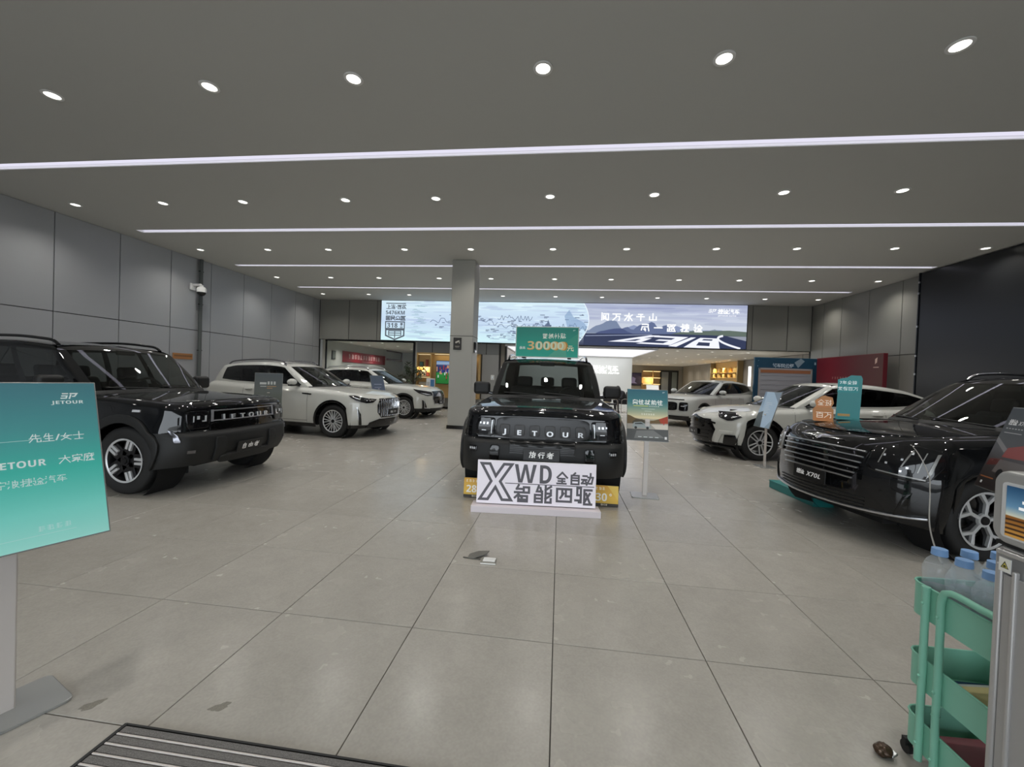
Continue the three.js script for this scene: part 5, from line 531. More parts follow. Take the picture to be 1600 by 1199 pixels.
{ const green = std(lin(0.24, 0.56, 0.42), 0.42), t = thing('trolley', 'mint green three-tier metal trolley carrying water bottles', 'trolley', [1.655, 0, -1.66]), W = 0.34, D = 0.415;
  const tray = (y, h) => { const o = new THREE.Shape(rrect(W, D, 0.05).getPoints(8)), i = new THREE.Path(rrect(W - 0.006, D - 0.006, 0.047).getPoints(8)); o.holes.push(i); const wall = new THREE.ExtrudeGeometry(o, { depth: h, bevelEnabled: false }).rotateX(-Math.PI / 2).translate(0, y, 0), base = new THREE.ExtrudeGeometry(rrect(W - 0.004, D - 0.004, 0.048), { depth: 0.003, bevelEnabled: false }).rotateX(-Math.PI / 2).translate(0, y, 0); const lip = new THREE.TubeGeometry(new THREE.CatmullRomCurve3(rrect(W, D, 0.05).getPoints(6).map((p) => V(p.x, y + h, p.y)).filter((p, i, a) => i && p.distanceTo(a[i - 1]) > 0.004), true), 60, 0.0045, 6, true); part('tray', [wall, base, lip], green, t); };
  tray(0.61, 0.13); tray(0.325, 0.125); tray(0.075, 0.125);
  for (const e of [-1, 1]) { const x = e * (W / 2 + 0.012); part('leg', [cyl(0.0125, 0.0125, 0.69, 14, x, 0.395, -0.11), cyl(0.014, 0.014, 0.012, 14, x, 0.74, -0.11), ...[0.68, 0.39, 0.12].map((y) => new THREE.SphereGeometry(0.006, 8, 6).translate(x - 0.012, y, -0.11))], green, t); part('handle_frame', [tube([[x, 0.05, -0.045], [x, 0.3, -0.045], [x, 0.6, -0.045], [x, 0.73, -0.045], [x, 0.762, -0.03], [x, 0.772, 0.0], [x, 0.772, 0.1], [x, 0.772, 0.15], [x, 0.755, 0.185], [x, 0.72, 0.19], [x, 0.4, 0.19], [x, 0.05, 0.19]], 0.0125, 60, 10), ...[0.66, 0.37, 0.11].map((y) => new THREE.SphereGeometry(0.006, 8, 6).translate(x - 0.012, y, -0.045)), cyl(0.0138, 0.0138, 0.008, 14, x, 0.28, -0.045)], green, t); }
  for (const [x, z] of [[-0.15, -0.2], [0.15, -0.2], [-0.15, 0.2], [0.15, 0.2]]) { const c = part('caster', [cyl(0.024, 0.024, 0.016, 18).rotateZ(Math.PI / 2).translate(x, 0.0245, z), bx(0.028, 0.03, 0.02, x, 0.05, z)], M.plastic, t); void c; }
  const pet = phys(lin(0.93, 0.96, 0.98), 0.12, { transmission: 0.85, thickness: 0, ior: 1.3 }), cap = std(lin(0.22, 0.4, 0.72), 0.45), labelM = std(lin(0.62, 0.62, 0.6), 0.5), bot = new THREE.LatheGeometry([[0.001, 0], [0.028, 0], [0.031, 0.006], [0.031, 0.03], [0.029, 0.036], [0.031, 0.042], [0.031, 0.105], [0.029, 0.11], [0.0315, 0.125], [0.031, 0.15], [0.024, 0.172], [0.014, 0.186], [0.013, 0.2]].map(([a, b]) => new THREE.Vector2(a, b)), 24), cg = new THREE.CylinderGeometry(0.0155, 0.0165, 0.02, 20).translate(0, 0.2, 0), lg = new THREE.CylinderGeometry(0.0313, 0.0313, 0.03, 24, 1, true).translate(0, 0.075, 0);
  const place = ['at the far left corner of the trolley tray', 'second along the left edge of the trolley tray', 'third along the left edge of the trolley tray', 'at the near left corner of the trolley tray', 'in the far middle of the trolley tray', 'in the second row, middle of the tray', 'in the third row, middle of the tray', 'in the near row, middle of the tray', 'at the far right corner of the tray', 'second along the right edge of the tray']; let first;
  for (let k = 0; k < 10; k++) { const i = Math.floor(k / 4), j = k % 4, at = [1.655 - 0.108 + i * 0.107, 0.6145, -1.66 - 0.15 + j * 0.1], lab = 'clear water bottle with a blue cap ' + place[k]; if (!first) { first = thing('water_bottle', lab, 'bottle', at, 0, 'wrapped water bottles on the trolley'); part('body', bot, pet, first); part('cap', cg, cap, first); part('label_band', lg, labelM, first); first.scale.set(1.55, 1.3, 1.55); } else { const c = first.clone(); c.name = numbered('water_bottle'); c.position.set(...at); c.userData = { ...first.userData, label: lab }; scene.add(c); } }
  const w = thing('shrink_wrap', 'clear crinkled plastic wrap around the water bottles', 'plastic wrap', [1.655, 0.618, -1.66]); const g = new THREE.CylinderGeometry(0.15, 0.165, 0.2, 64, 12, true), p = g.attributes.position; for (let i = 0; i < p.count; i++) { const a = Math.atan2(p.getZ(i), p.getX(i)), y = p.getY(i), n = 1 + 0.025 * noise2(a * 9 + 20, y * 90, 4) - 0.02 * noise2(a * 25 + 40, y * 40, 6), sx = Math.sign(p.getX(i)) * Math.abs(Math.cos(a)) ** 0.5, sz = Math.sign(p.getZ(i)) * Math.abs(Math.sin(a)) ** 0.5; p.setXYZ(i, sx * 0.16 * n, y + 0.1, sz * 0.198 * n); } g.computeVertexNormals(); part('film', g, phys(lin(0.97, 0.98, 1), 0.05, { transmission: 1, thickness: 0, ior: 1.3 }), w);
  const f = thing('plastic_folder', 'yellowish documents in a clear sleeve on the middle tray', 'folder', [1.66, 0.362, -1.65], 0.1); part('sleeve', rbx(0.24, 0.012, 0.3, 0.004).rotateX(-0.08), phys(lin(0.5, 0.5, 0.5), 0.2, {}), f); part('paper', rbx(0.2, 0.01, 0.24, 0.003).rotateX(-0.08).translate(0.01, 0.011, 0.0), std(lin(0.45, 0.38, 0.17), 0.6), f); const b = thing('blue_folder', 'dark blue folder under the documents on the middle tray', 'folder', [1.655, 0.339, -1.66], 0.0); part('cover', rbx(0.26, 0.02, 0.33, 0.004), std(lin(0.02, 0.06, 0.16), 0.5), b); part('pages', bx(0.25, 0.012, 0.32, 0.008, 0, 0.004), M.white, b);
  const r = thing('gift_box', 'dark red box lying in the bottom tray', 'box', [1.66, 0.079, -1.65], 0.05); part('box', rbx(0.24, 0.05, 0.3, 0.005, 0, 0.025, 0), std(lin(0.12, 0.008, 0.02), 0.5), r); part('lid', rbx(0.246, 0.014, 0.306, 0.004, 0, 0.05, 0), std(lin(0.16, 0.012, 0.025), 0.45), r); }
{ // information kiosk: its face looks across the aisle
  const t = thing('kiosk', 'grey metal information kiosk with a small screen at the right edge', 'kiosk', [1.37, 0, -1.447], -Math.PI / 2), grey = std(lin(0.4, 0.395, 0.39), 0.36, 0.5), L = 0.62, D = 0.34;           // local x runs along the face, +z out of it
  part('cabinet', [rbx(L, 1.03, D, 0.03, L / 2, 0.535, -D / 2 - 0.01, 4), bx(L - 0.1, 0.02, D - 0.06, L / 2, 0.012, -D / 2)], grey, t); part('door', [rbx(L - 0.1, 0.9, 0.012, 0.004, L / 2, 0.52, -0.006)], std(lin(0.46, 0.455, 0.45), 0.34, 0.5), t); part('door_trim', [rbx(0.02, 0.96, 0.02, 0.008, 0.04, 0.52, -0.004), rbx(0.012, 0.94, 0.016, 0.005, 0.085, 0.52, 0.0), rbx(L - 0.06, 0.016, 0.02, 0.006, L / 2, 1.035, -0.004)], std(lin(0.55, 0.54, 0.53), 0.3, 0.6), t);
  part('seam', bx(L - 0.01, 0.012, D - 0.02, L / 2, 1.056, -D / 2 - 0.01), M.plastic, t);
  const h = part('head', new THREE.ExtrudeGeometry(rrect(L, 0.225, 0.045), { depth: 0.13, bevelEnabled: true, bevelSize: 0.01, bevelThickness: 0.012, bevelSegments: 3, bevelOffset: -0.01, curveSegments: 10 }).translate(L / 2, 1.172, -0.15), std(lin(0.45, 0.445, 0.43), 0.4, 0.3), t); part('bezel', new THREE.ExtrudeGeometry(rrect(L - 0.05, 0.168, 0.012), { depth: 0.004, bevelEnabled: false }).translate(L / 2 + 0.006, 1.165, -0.009), M.white, h);
  part('screen', new THREE.PlaneGeometry(L - 0.07, 0.153).translate(L / 2 + 0.01, 1.164, -0.003), new THREE.MeshStandardMaterial({ color: 0, roughness: 0.3, emissive: 0xffffff, emissiveIntensity: 0.75, emissiveMap: canvasMap(512, 156, (g, w, h) => { vgrad(g, 0, 0, w, h, [[0, '#1f4668'], [0.4, '#5d86a4'], [0.58, '#c5c7b4'], [0.6, '#7d4d1c'], [1, '#b98a3e']]); g.fillStyle = '#f4f6f6'; g.fillRect(40, 38, 90, 9); g.fillRect(32, 58, 90, 9); g.fillRect(150, 38, 60, 30); g.strokeStyle = '#3a2410'; g.lineWidth = 6; for (let i = 0; i < 4; i++) { g.beginPath(); g.moveTo(0, 104 + i * 14); g.bezierCurveTo(120, 92 + i * 16, 280, 126 + i * 10, 512, 100 + i * 14); g.stroke(); } }) }), h);
  const s = part('warning_sticker', bx(0.034, 0.042, 0.001, 0.062, 1.0, 0.0075), M.white, t); part('print', new THREE.PlaneGeometry(0.032, 0.04).translate(0.062, 1.0, 0.0085), matOf(canvasMap(128, 140, (g) => { g.fillStyle = '#f2f0e6'; g.fillRect(0, 0, 128, 140); poly(g, '#3b3a20', [[64, 26], [110, 104], [18, 104]]); poly(g, '#d8c95a', [[64, 44], [96, 97], [32, 97]]); poly(g, '#2a2a1c', [[44, 92], [52, 72], [70, 68], [84, 92]]); })), s); }
// ---------- on the walls and in the back rooms ----------
{ const p = thing('conduit_pipe', 'thin dark conduit pipe running up the left wall panels', 'pipe', [XL + 0.062, 0, -11.1]); part('pipe', cyl(0.05, 0.05, HC - 0.01, 14, 0, HC / 2, 0), std(lin(0.09, 0.1, 0.095), 0.5), p); part('clip', [0.8, 2.0, 3.4, 4.4].map((y) => rbx(0.05, 0.03, 0.14, 0.006, 0, y, 0)), M.plastic, p);
  const c = thing('security_camera', 'white dome security camera on a bracket on the left wall', 'camera', [XL + 0.0, 3.78, -10.86]); part('bracket', [rbx(0.06, 0.2, 0.16, 0.01, 0.03, 0.1, 0), rbx(0.28, 0.07, 0.08, 0.02, 0.17, 0.16, 0), cyl(0.05, 0.06, 0.06, 18, 0.32, 0.12, 0)], M.white, c); part('housing', new THREE.LatheGeometry([[0.001, 0.1], [0.09, 0.09], [0.12, 0.05], [0.13, 0], [0.12, -0.06]].map(([a, b]) => new THREE.Vector2(a, b)), 24).translate(0.32, 0, 0), M.white, c); part('dome', new THREE.SphereGeometry(0.112, 22, 12, 0, 7, Math.PI / 2, Math.PI / 2).translate(0.32, -0.06, 0), M.gloss, c);
  const o = thing('wall_sign', 'small orange sign on the left wall above the white SUV', 'sign', [XL + 0.005, 1.79, -10.6], Math.PI / 2); part('plate', rbx(0.62, 0.17, 0.02, 0.004, 0, 0, 0.011), std(lin(0.36, 0.16, 0.05), 0.5), o); part('band', bx(0.56, 0.05, 0.004, 0, 0.01, 0.022), std(lin(0.2, 0.09, 0.03), 0.5), o); }
{ const s = thing('pillar_sign', 'small dark notice with a camera symbol on the pillar', 'sign', [-2.905, 2.41, -11.075]); part('plate', rbx(0.23, 0.34, 0.014, 0.003, 0, 0, 0.008), M.plastic, s); part('print', new THREE.PlaneGeometry(0.22, 0.33).translate(0, 0, 0.0158), matOf(canvasMap(128, 192, (g, w, h) => { g.fillStyle = '#24221f'; g.fillRect(0, 0, w, h); g.save(); g.translate(64, 66); g.rotate(-0.45); g.fillStyle = '#b9b4aa'; g.fillRect(-36, -14, 64, 26); g.fillRect(28, -8, 12, 16); g.restore(); poly(g, '#b9b4aa', [[92, 70], [104, 60], [104, 96], [92, 90]]); g.fillStyle = '#8f8a80'; g.fillRect(24, 134, 80, 10); g.fillRect(34, 152, 60, 7); })), s);
  const b = thing('wall_box', 'small black box on the right face of the pillar', 'box', [-2.47, 2.33, -11.3], Math.PI / 2); part('case', rbx(0.14, 0.3, 0.05, 0.01, 0, 0, 0.026), M.gloss, b); part('front', rbx(0.1, 0.2, 0.006, 0.003, 0, 0.02, 0.053), M.plastic, b); }
{ // rear left room: glass front, red banner, wall rails
  const g = thing('glass_partition', 'clear glass partition with a thin black frame before the red banner', 'partition', [-8.75, 0, ZB - 0.3]); part('pane', bx(4.2, 2.9, 0.012, 0, 1.47, 0), phys(lin(0.93, 0.96, 0.95), 0, { transmission: 1, thickness: 0, ior: 1.45 }), g); part('frame', [bx(0.08, 2.95, 0.08, 2.14, 1.48, 0), bx(0.06, 2.95, 0.06, -2.12, 1.48, 0), bx(4.3, 0.05, 0.06, 0, 2.94, 0), bx(4.3, 0.03, 0.05, 0, 0.02, 0)], M.gloss, g);
  const b = thing('banner', 'red banner with white lettering on the left wall of the back room', 'banner', [XL + 0.015, 2.28, -21.8], Math.PI / 2); part('sheet', rbx(5.0, 0.56, 0.02, 0.003, 0, 0, 0.012), std(lin(0.2, 0.012, 0.022), 0.6), b); part('print', new THREE.PlaneGeometry(4.98, 0.54).translate(0, 0, 0.0232), matOf(canvasMap(1024, 112, (g, w, h) => { g.fillStyle = '#8c1f2c'; g.fillRect(0, 0, w, h); blur(g, 120, 26, 52, 12, '#d9c4c2', 1.22); g.fillStyle = '#b98888'; g.fillRect(420, 96, 260, 6); })), b);
  const r = thing('wall_frame', 'thin dark red empty frame on the wall beside the banner', 'frame', [XL + 0.02, 2.5, -25.7], Math.PI / 2); part('rail', [bx(2.4, 0.06, 0.06, 0, 0.42, 0.03), bx(2.4, 0.12, 0.06, 0, -0.12, 0.03), bx(0.06, 0.58, 0.06, 1.2, 0.15, 0.03)], std(lin(0.09, 0.04, 0.035), 0.6), r);
  const s = thing('wall_speaker', 'small dark picture on the wall left of the banner', 'picture', [XL + 0.015, 2.3, -18.5], Math.PI / 2); part('frame', rbx(0.3, 0.42, 0.03, 0.005, 0, 0, 0.016), M.plastic, s); part('picture', bx(0.24, 0.34, 0.004, 0, 0, 0.032), std(lin(0.1, 0.11, 0.1), 0.6), s); }
{ // lit wooden niche with shelves and television
  const z = ZB - 0.31, wood = std(lin(0.5, 0.33, 0.13), 0.5), t = thing('wall_unit', 'pale wooden wall unit with open shelves and a lower panel', 'wall unit', [-4.95, 0, z]);
  part('back_panel', [bx(2.86, 1.96, 0.03, 0, 1.48, -0.01)], wood, t); for (const [n, a, b, c, d] of [['side', -1.43, 1.48, 0.05, 1.98], ['side', 1.41, 1.48, 0.05, 1.98], ['divider', -0.79, 1.48, 0.05, 1.98], ['top', 0, 2.46, 2.86, 0.05], ['bottom', 0, 0.52, 2.86, 0.05]]) part(n, rbx(c, d, 0.26, 0.006, a, b, 0.12), wood, t); for (const y of [1.0, 1.42, 1.86]) part('shelf', rbx(0.6, 0.03, 0.24, 0.004, -1.11, y, 0.12), wood, t);
  for (const y of [1.82, 1.38, 2.4]) { part('shelf_light', bx(0.56, 0.012, 0.02, -1.11, y, 0.2), glow(lin(1, 0.8, 0.45), 1.6), t); } const l = new THREE.RectAreaLight(lin(1, 0.78, 0.42), 7, 1.9, 0.06); l.position.set(-4.6, 2.41, z + 0.18); l.rotation.x = -Math.PI / 2; scene.add(l); part('panel_light', bx(1.9, 0.014, 0.05, 0.32, 2.428, 0.18), glow(lin(1, 0.8, 0.45), 1.4), t); const l2 = new THREE.PointLight(lin(1, 0.78, 0.42), 0.8); l2.position.set(-6.06, 1.75, z + 0.2); l2.castShadow = true; scene.add(l2);
  const tv = thing('television', 'wall television showing players on green grass', 'television', [-4.6, 1.63, z + 0.14]); part('case', rbx(1.84, 1.04, 0.05, 0.01, 0, 0, 0), M.plastic, tv); part('display', new THREE.PlaneGeometry(1.8, 1.0).translate(0, 0, 0.0262), new THREE.MeshStandardMaterial({ color: 0, roughness: 0.4, emissive: 0xffffff, emissiveIntensity: 0.6, emissiveMap: canvasMap(256, 144, (g, w, h) => { vgrad(g, 0, 0, w, h, [[0, '#7fa6d8'], [0.12, '#b8cfe8'], [0.2, '#2d3f78'], [0.5, '#2a3a60'], [0.52, '#2f9a45'], [1, '#1f7a33']]); for (let i = 0; i < 40; i++) { g.fillStyle = ['#c23a3a', '#e8e8f0', '#2b3f8c', '#d8a080'][i % 4]; g.fillRect(rnd() * w, 22 + rnd() * 46, 5 + rnd() * 12, 8 + rnd() * 24); } for (let i = 0; i < 12; i++) { g.fillStyle = i % 2 ? '#f2f2f2' : '#b83030'; const x = 10 + rnd() * 236, y = 60 + rnd() * 40; g.fillRect(x, y, 6, 18); g.fillStyle = '#20301f'; g.fillRect(x + 1, y + 18, 4, 10); } }) }), tv);
  const items = [[-6.2, 1.875, 0.14, 0.2, 0.1, lin(0.05, 0.12, 0.1), 'dark green box on the top shelf of the wooden unit'], [-5.95, 1.875, 0.1, 0.3, 0.09, lin(0.25, 0.05, 0.03), 'tall red brown box on the top shelf of the wooden unit'], [-6.12, 1.435, 0.3, 0.24, 0.1, lin(0.55, 0.48, 0.4), 'pale box on the middle shelf of the wooden unit'], [-5.9, 1.435, 0.12, 0.16, 0.09, lin(0.4, 0.1, 0.08), 'small red box on the middle shelf of the wooden unit'], [-6.1, 1.015, 0.36, 0.16, 0.12, lin(0.5, 0.45, 0.36), 'wide cream box on the lowest shelf of the wooden unit']];
  for (const [x, y, w, h, d, c, lab] of items) { const b = thing('gift_box', lab, 'box', [x, y, z + 0.13], 0, 'boxes in the wooden wall unit'); part('box', rbx(w, h, d, 0.008, 0, h / 2 + 0.001, 0), std(c, 0.5), b); part('lid', rbx(w + 0.006, h * 0.25, d + 0.006, 0.006, 0, h * 0.88, 0), std(c.clone().multiplyScalar(0.7), 0.5), b); }
  const pl = thing('potted_plant', 'tall leafy plant in a pale pot beside the wooden unit', 'plant', [-6.35, 0, ZB + 0.3]); part('pot', new THREE.LatheGeometry([[0.001, 0], [0.17, 0], [0.2, 0.06], [0.23, 0.5], [0.24, 0.52], [0.22, 0.52], [0.2, 0.46], [0.001, 0.46]].map(([a, b]) => new THREE.Vector2(a, b)), 24), M.white, pl); const lf = std(lin(0.035, 0.06, 0.025), 0.7), st = std(lin(0.06, 0.05, 0.03), 0.8);
  for (let k = 0; k < 16; k++) { const a = k * 2.4, r = 0.2 + 0.35 * rnd(), h = 1.2 + 0.85 * rnd(), c = new THREE.CatmullRomCurve3([V(0, 0.45, 0), V(Math.cos(a) * r * 0.3, 0.45 + (h - 0.45) * 0.6, Math.abs(Math.sin(a)) * r * 0.3), V(Math.cos(a) * r, h, Math.sin(a) * r * 0.5 + 0.1), V(Math.cos(a) * r * 1.5, h - 0.12, Math.sin(a) * r * 0.6 + 0.1)]); const stem = part('stem', new THREE.TubeGeometry(c, 14, 0.007, 5), st, pl); const L = []; for (let q = 0; q < 7; q++) { const p = c.getPoint(0.5 + q * 0.07); L.push(new THREE.SphereGeometry(1, 8, 6).scale(0.028, 0.008, 0.12).rotateX(0.5).rotateY(a + (q % 2 ? 0.9 : -0.9)).translate(p.x + Math.cos(a + (q % 2 ? 1 : -1)) * 0.06, p.y, p.z + Math.sin(a + (q % 2 ? 1 : -1)) * 0.06)); } part('leaflets', L, lf, stem).userData.kind = 'stuff'; }
  const f = thing('leaflet_stand', 'small white and blue display stand beside the plant', 'display stand', [-5.45, 0, ZB + 0.75], 0.3); part('base', rbx(0.4, 0.05, 0.3, 0.01, 0, 0.026, 0), M.white, f); part('column', rbx(0.36, 1.3, 0.06, 0.01, 0, 0.7, 0), M.white, f); part('leaflet', bx(0.16, 0.5, 0.006, 0.07, 1.05, 0.034), std(lin(0.06, 0.2, 0.42), 0.5), f); part('leaflet', bx(0.12, 0.4, 0.006, -0.1, 1.0, 0.034), std(lin(0.5, 0.5, 0.48), 0.5), f);
  const sw = thing('light_switch', 'small white switch plate on the grey column by the screens', 'switch', [-2.97, 1.48, ZB - 0.284]); part('plate', rbx(0.16, 0.22, 0.012, 0.005, 0, 0, 0.007), M.white, sw); part('rocker', rbx(0.07, 0.12, 0.01, 0.004, 0, 0, 0.014), M.frame, sw); }
{ // reception wall lettering
  const s = thing('wall_lettering', 'glowing white lettering on the pale reception wall', 'sign', [2.55, 2.14, -23.49]); const lt = glow(lin(1, 1, 1), 1.3), zi = []; const w = 0.34;
  [...'捷途汽车'].forEach((ch, k) => { const P = []; for (const st of GL[ch].split(' ')) for (let i = 0; i + 3 < st.length; i += 2) { const [a, b, c, d] = [+st[i], +st[i + 1], +st[i + 2], +st[i + 3]], dx = (c - a) * w / 10, dy = -(d - b) * w / 10, l = Math.hypot(dx, dy); P.push(bx(l + 0.035, 0.042, 0.03).rotateZ(Math.atan2(dy, dx)).translate((a + c) / 2 * w / 10 - w / 2, -(b + d) / 2 * w / 10 + w / 2, 0.02)); } zi.push([P, -0.56 + k * 0.375]); });
  for (const [P, x] of zi) part('character', P, lt, s, [x, 0.06, 0]); part('character', textGeo('JETOUR AUTO', 0.1, 0.03, 1.7), lt, s, [0, -0.19, 0]); for (let k = 0; k < 1; k++) part('emblem', [bx(0.2, 0.05, 0.03, -0.92, 0.16, 0.02), bx(0.26, 0.05, 0.03, -0.95, 0.06, 0.02), bx(0.22, 0.05, 0.03, -0.98, -0.05, 0.02)], lt, s); }
{ // boards on the right
  const b = thing('blue_board', 'tall dark blue backdrop board in the back right corner', 'backdrop board', [8.6, 0, -16.62]); part('board', rbx(2.3, 2.64, 0.1, 0.01, 0, 1.322, 0), std(lin(0.012, 0.07, 0.12), 0.5), b); part('print', new THREE.PlaneGeometry(2.28, 2.62).translate(0, 1.322, 0.0515), matOf(canvasMap(512, 588, (g, w, h) => { vgrad(g, 0, 0, w, h, [[0, '#0f3f58'], [1, '#123a56']]); hanzi(g, '订车风云榜', w * 0.28, h * 0.08, 34, 4, '#c4d3de', 1.0); poly(g, '#7c8f9c', [[w * 0.62, h * 0.06], [w * 0.72, 0], [w * 0.78, h * 0.04], [w * 0.68, h * 0.14]]); g.fillStyle = '#9fb4c4'; g.fillRect(w * 0.05, h * 0.04, 5, 5); g.fillRect(w * 0.04, h * 0.12, 5, 5); g.fillRect(w * 0.93, h * 0.05, 12, 22); })), b);
  const n = thing('name_board', 'grey table board with an orange top line on the blue backdrop', 'board', [8.55, 1.35, -16.555]); part('panel', rbx(1.86, 1.7, 0.03, 0.006, 0, 0, 0), std(lin(0.32, 0.33, 0.36), 0.5), n); part('frame', [bx(1.9, 0.05, 0.04, 0, 0.86, 0.004), bx(0.05, 1.75, 0.04, -0.93, 0, 0.004), bx(0.05, 1.75, 0.04, 0.93, 0, 0.004)], std(lin(0.36, 0.33, 0.32), 0.5), n); part('top_line', bx(1.78, 0.12, 0.008, 0, 0.76, 0.019), std(lin(0.32, 0.13, 0.06), 0.5), n); for (let k = 0; k < 7; k++) part('row_line', bx(1.76, 0.012, 0.006, 0, 0.6 - k * 0.18, 0.018), std(lin(0.22, 0.23, 0.25), 0.5), n);
  const r = thing('red_board', 'dark red backdrop board along the right wall', 'backdrop board', [9.5, 0, -14.63], -Math.PI / 2); part('board', rbx(3.1, 2.63, 0.12, 0.01, 0, 1.318, 0), std(lin(0.16, 0.012, 0.022), 0.5), r); part('print', new THREE.PlaneGeometry(3.08, 2.61).translate(0, 1.318, 0.0615), matOf(canvasMap(640, 540, (g, w, h) => { const k = g.createLinearGradient(0, 0, w, 0); k.addColorStop(0, '#6e0f22'); k.addColorStop(0.25, '#7a1024'); k.addColorStop(0.7, '#5c2a2c'); k.addColorStop(1, '#583430'); g.fillStyle = k; g.fillRect(0, 0, w, h); blur(g, w * 0.28, h * 0.26, 18, 9, '#b98f84', 1.5); poly(g, '#d8b8a8', [[w * 0.9, h * 0.06], [w * 0.93, h * 0.04], [w * 0.925, h * 0.1], [w * 0.9, h * 0.12]]); g.fillStyle = '#c8a89a'; g.fillRect(w * 0.88, h * 0.15, w * 0.07, 6); })), r);
  const v = thing('vertical_lamp', 'slim white vertical light beside the blue backdrop board', 'lamp', [8.48, 0, -19.3]); part('tube', rbx(0.11, 0.9, 0.05, 0.01, 0, 1.95, 0), glow(lin(1, 0.97, 0.9), 1.6), v); part('post', [bx(0.06, 1.5, 0.05, 0, 0.75, -0.03), rbx(0.3, 0.02, 0.3, 0.006, 0, 0.011, -0.03)], M.frame, v); const l = new THREE.PointLight(lin(1, 0.97, 0.9), 1); l.position.set(8.48, 1.95, -19.2); l.castShadow = true; scene.add(l); }
{ // far back room
  const gold = std(lin(0.5, 0.33, 0.1), 0.45), n = thing('gold_niche', 'golden lit wall niche with shelves of round boxes', 'shelf', [10.38, 0, -26.5], -Math.PI / 2); part('back_panel', bx(4.2, 2.95, 0.04, 0, 1.48, 0), gold, n); for (const y of [1.6, 1.96, 2.28]) part('shelf', rbx(3.8, 0.03, 0.3, 0.005, 0, y, 0.16), gold, n); for (const e of [-1, 1]) part('side', bx(0.08, 2.95, 0.34, e * 2.06, 1.48, 0.16), std(lin(0.28, 0.2, 0.09), 0.5), n); const gm = phys(lin(0.75, 0.5, 0.16), 0.3, {}), cg = new THREE.LatheGeometry([[0.001, 0], [0.11, 0], [0.13, 0.04], [0.13, 0.2], [0.11, 0.26], [0.07, 0.28], [0.001, 0.28]].map(([a, b]) => new THREE.Vector2(a, b)), 20), kg = cyl(0.07, 0.075, 0.03, 16, 0, 0.285, 0);
  ['lower', 'upper'].forEach((row, r) => ['nearest', 'second', 'middle', 'fourth', 'farthest'].forEach((w, k) => { const b = thing('golden_tin', 'round golden tin on the ' + row + ' niche shelf, ' + w + ' along it', 'tin', [10.2, 1.977 + r * 0.32, -25.0 - k * 0.78], 0, 'golden tins in the wall niche'); b.scale.y = r ? 1 : 0.85; part('tin', cg, gm, b); part('lid', kg, gold, b); })); for (const z of [-25.3, -26.6, -27.8]) { const l = new THREE.SpotLight(lin(1, 0.78, 0.4), 14, 0, 0.6, 0.6, 2); l.position.set(9.9, 2.93, z); l.target.position.set(10.3, 1.6, z); l.castShadow = true; scene.add(l, l.target); const d = thing('accent_light', 'small warm accent light above the golden niche, ' + (z > -26 ? 'nearest' : z > -27 ? 'middle' : 'farthest') + ' of three', 'downlight', [9.9, 2.968, z], 0, 'accent lights above the golden niche'); part('lens', cyl(0.05, 0.05, 0.006, 16, 0, -0.004, 0), glow(lin(1, 0.85, 0.55), 2), d); part('ring', new THREE.TorusGeometry(0.055, 0.008, 6, 20).rotateX(Math.PI / 2), M.white, d); }
  const wood = std(lin(0.42, 0.27, 0.11), 0.5), s = thing('display_shelf', 'warm lit wooden display shelves at the far end of the back room', 'shelf', [7.75, 0, -35.85]); part('back_panel', bx(1.5, 1.9, 0.04, 0, 1.6, 0), wood, s); for (const y of [0.9, 1.4, 1.95, 2.5]) part('shelf', rbx(1.5, 0.05, 0.4, 0.006, 0, y, 0.2), wood, s); part('upright', bx(0.05, 1.9, 0.4, 0.1, 1.6, 0.2), wood, s); part('shelf_light', [bx(1.4, 0.03, 0.03, 0, 1.91, 0.34), bx(1.4, 0.03, 0.03, 0, 2.46, 0.34), bx(1.4, 0.03, 0.03, 0, 1.36, 0.34)], glow(lin(1, 0.75, 0.35), 2.2), s); const l = new THREE.PointLight(lin(1, 0.75, 0.38), 3); l.position.set(7.6, 1.7, -35.35); l.castShadow = true; scene.add(l);
  const p = thing('purple_poster', 'dark purple poster at the far end beside the display shelves', 'poster', [6.45, 1.75, -35.84]); part('frame', rbx(1.0, 1.1, 0.06, 0.01, 0, 0, 0), M.plastic, p); part('print', new THREE.PlaneGeometry(0.94, 1.04).translate(0, 0, 0.032), matOf(canvasMap(128, 140, (g, w, h) => { vgrad(g, 0, 0, w, h, [[0, '#3b3358'], [1, '#1e1c34']]); poly(g, '#8c86b8', [[30, 40], [70, 60], [60, 100], [90, 120], [20, 118]]); })), p);
  const d = thing('dark_cabinet', 'dark glazed cabinet with pale panels at the far end', 'cabinet', [9.25, 0, -35.8]); part('case', rbx(1.5, 2.6, 0.2, 0.01, 0, 1.302, 0), M.plastic, d); part('door', rbx(0.55, 2.2, 0.02, 0.005, -0.36, 1.35, 0.105), std(lin(0.2, 0.21, 0.21), 0.4), d); part('door', rbx(0.4, 2.2, 0.02, 0.005, 0.42, 1.35, 0.105), std(lin(0.14, 0.16, 0.15), 0.4), d); }
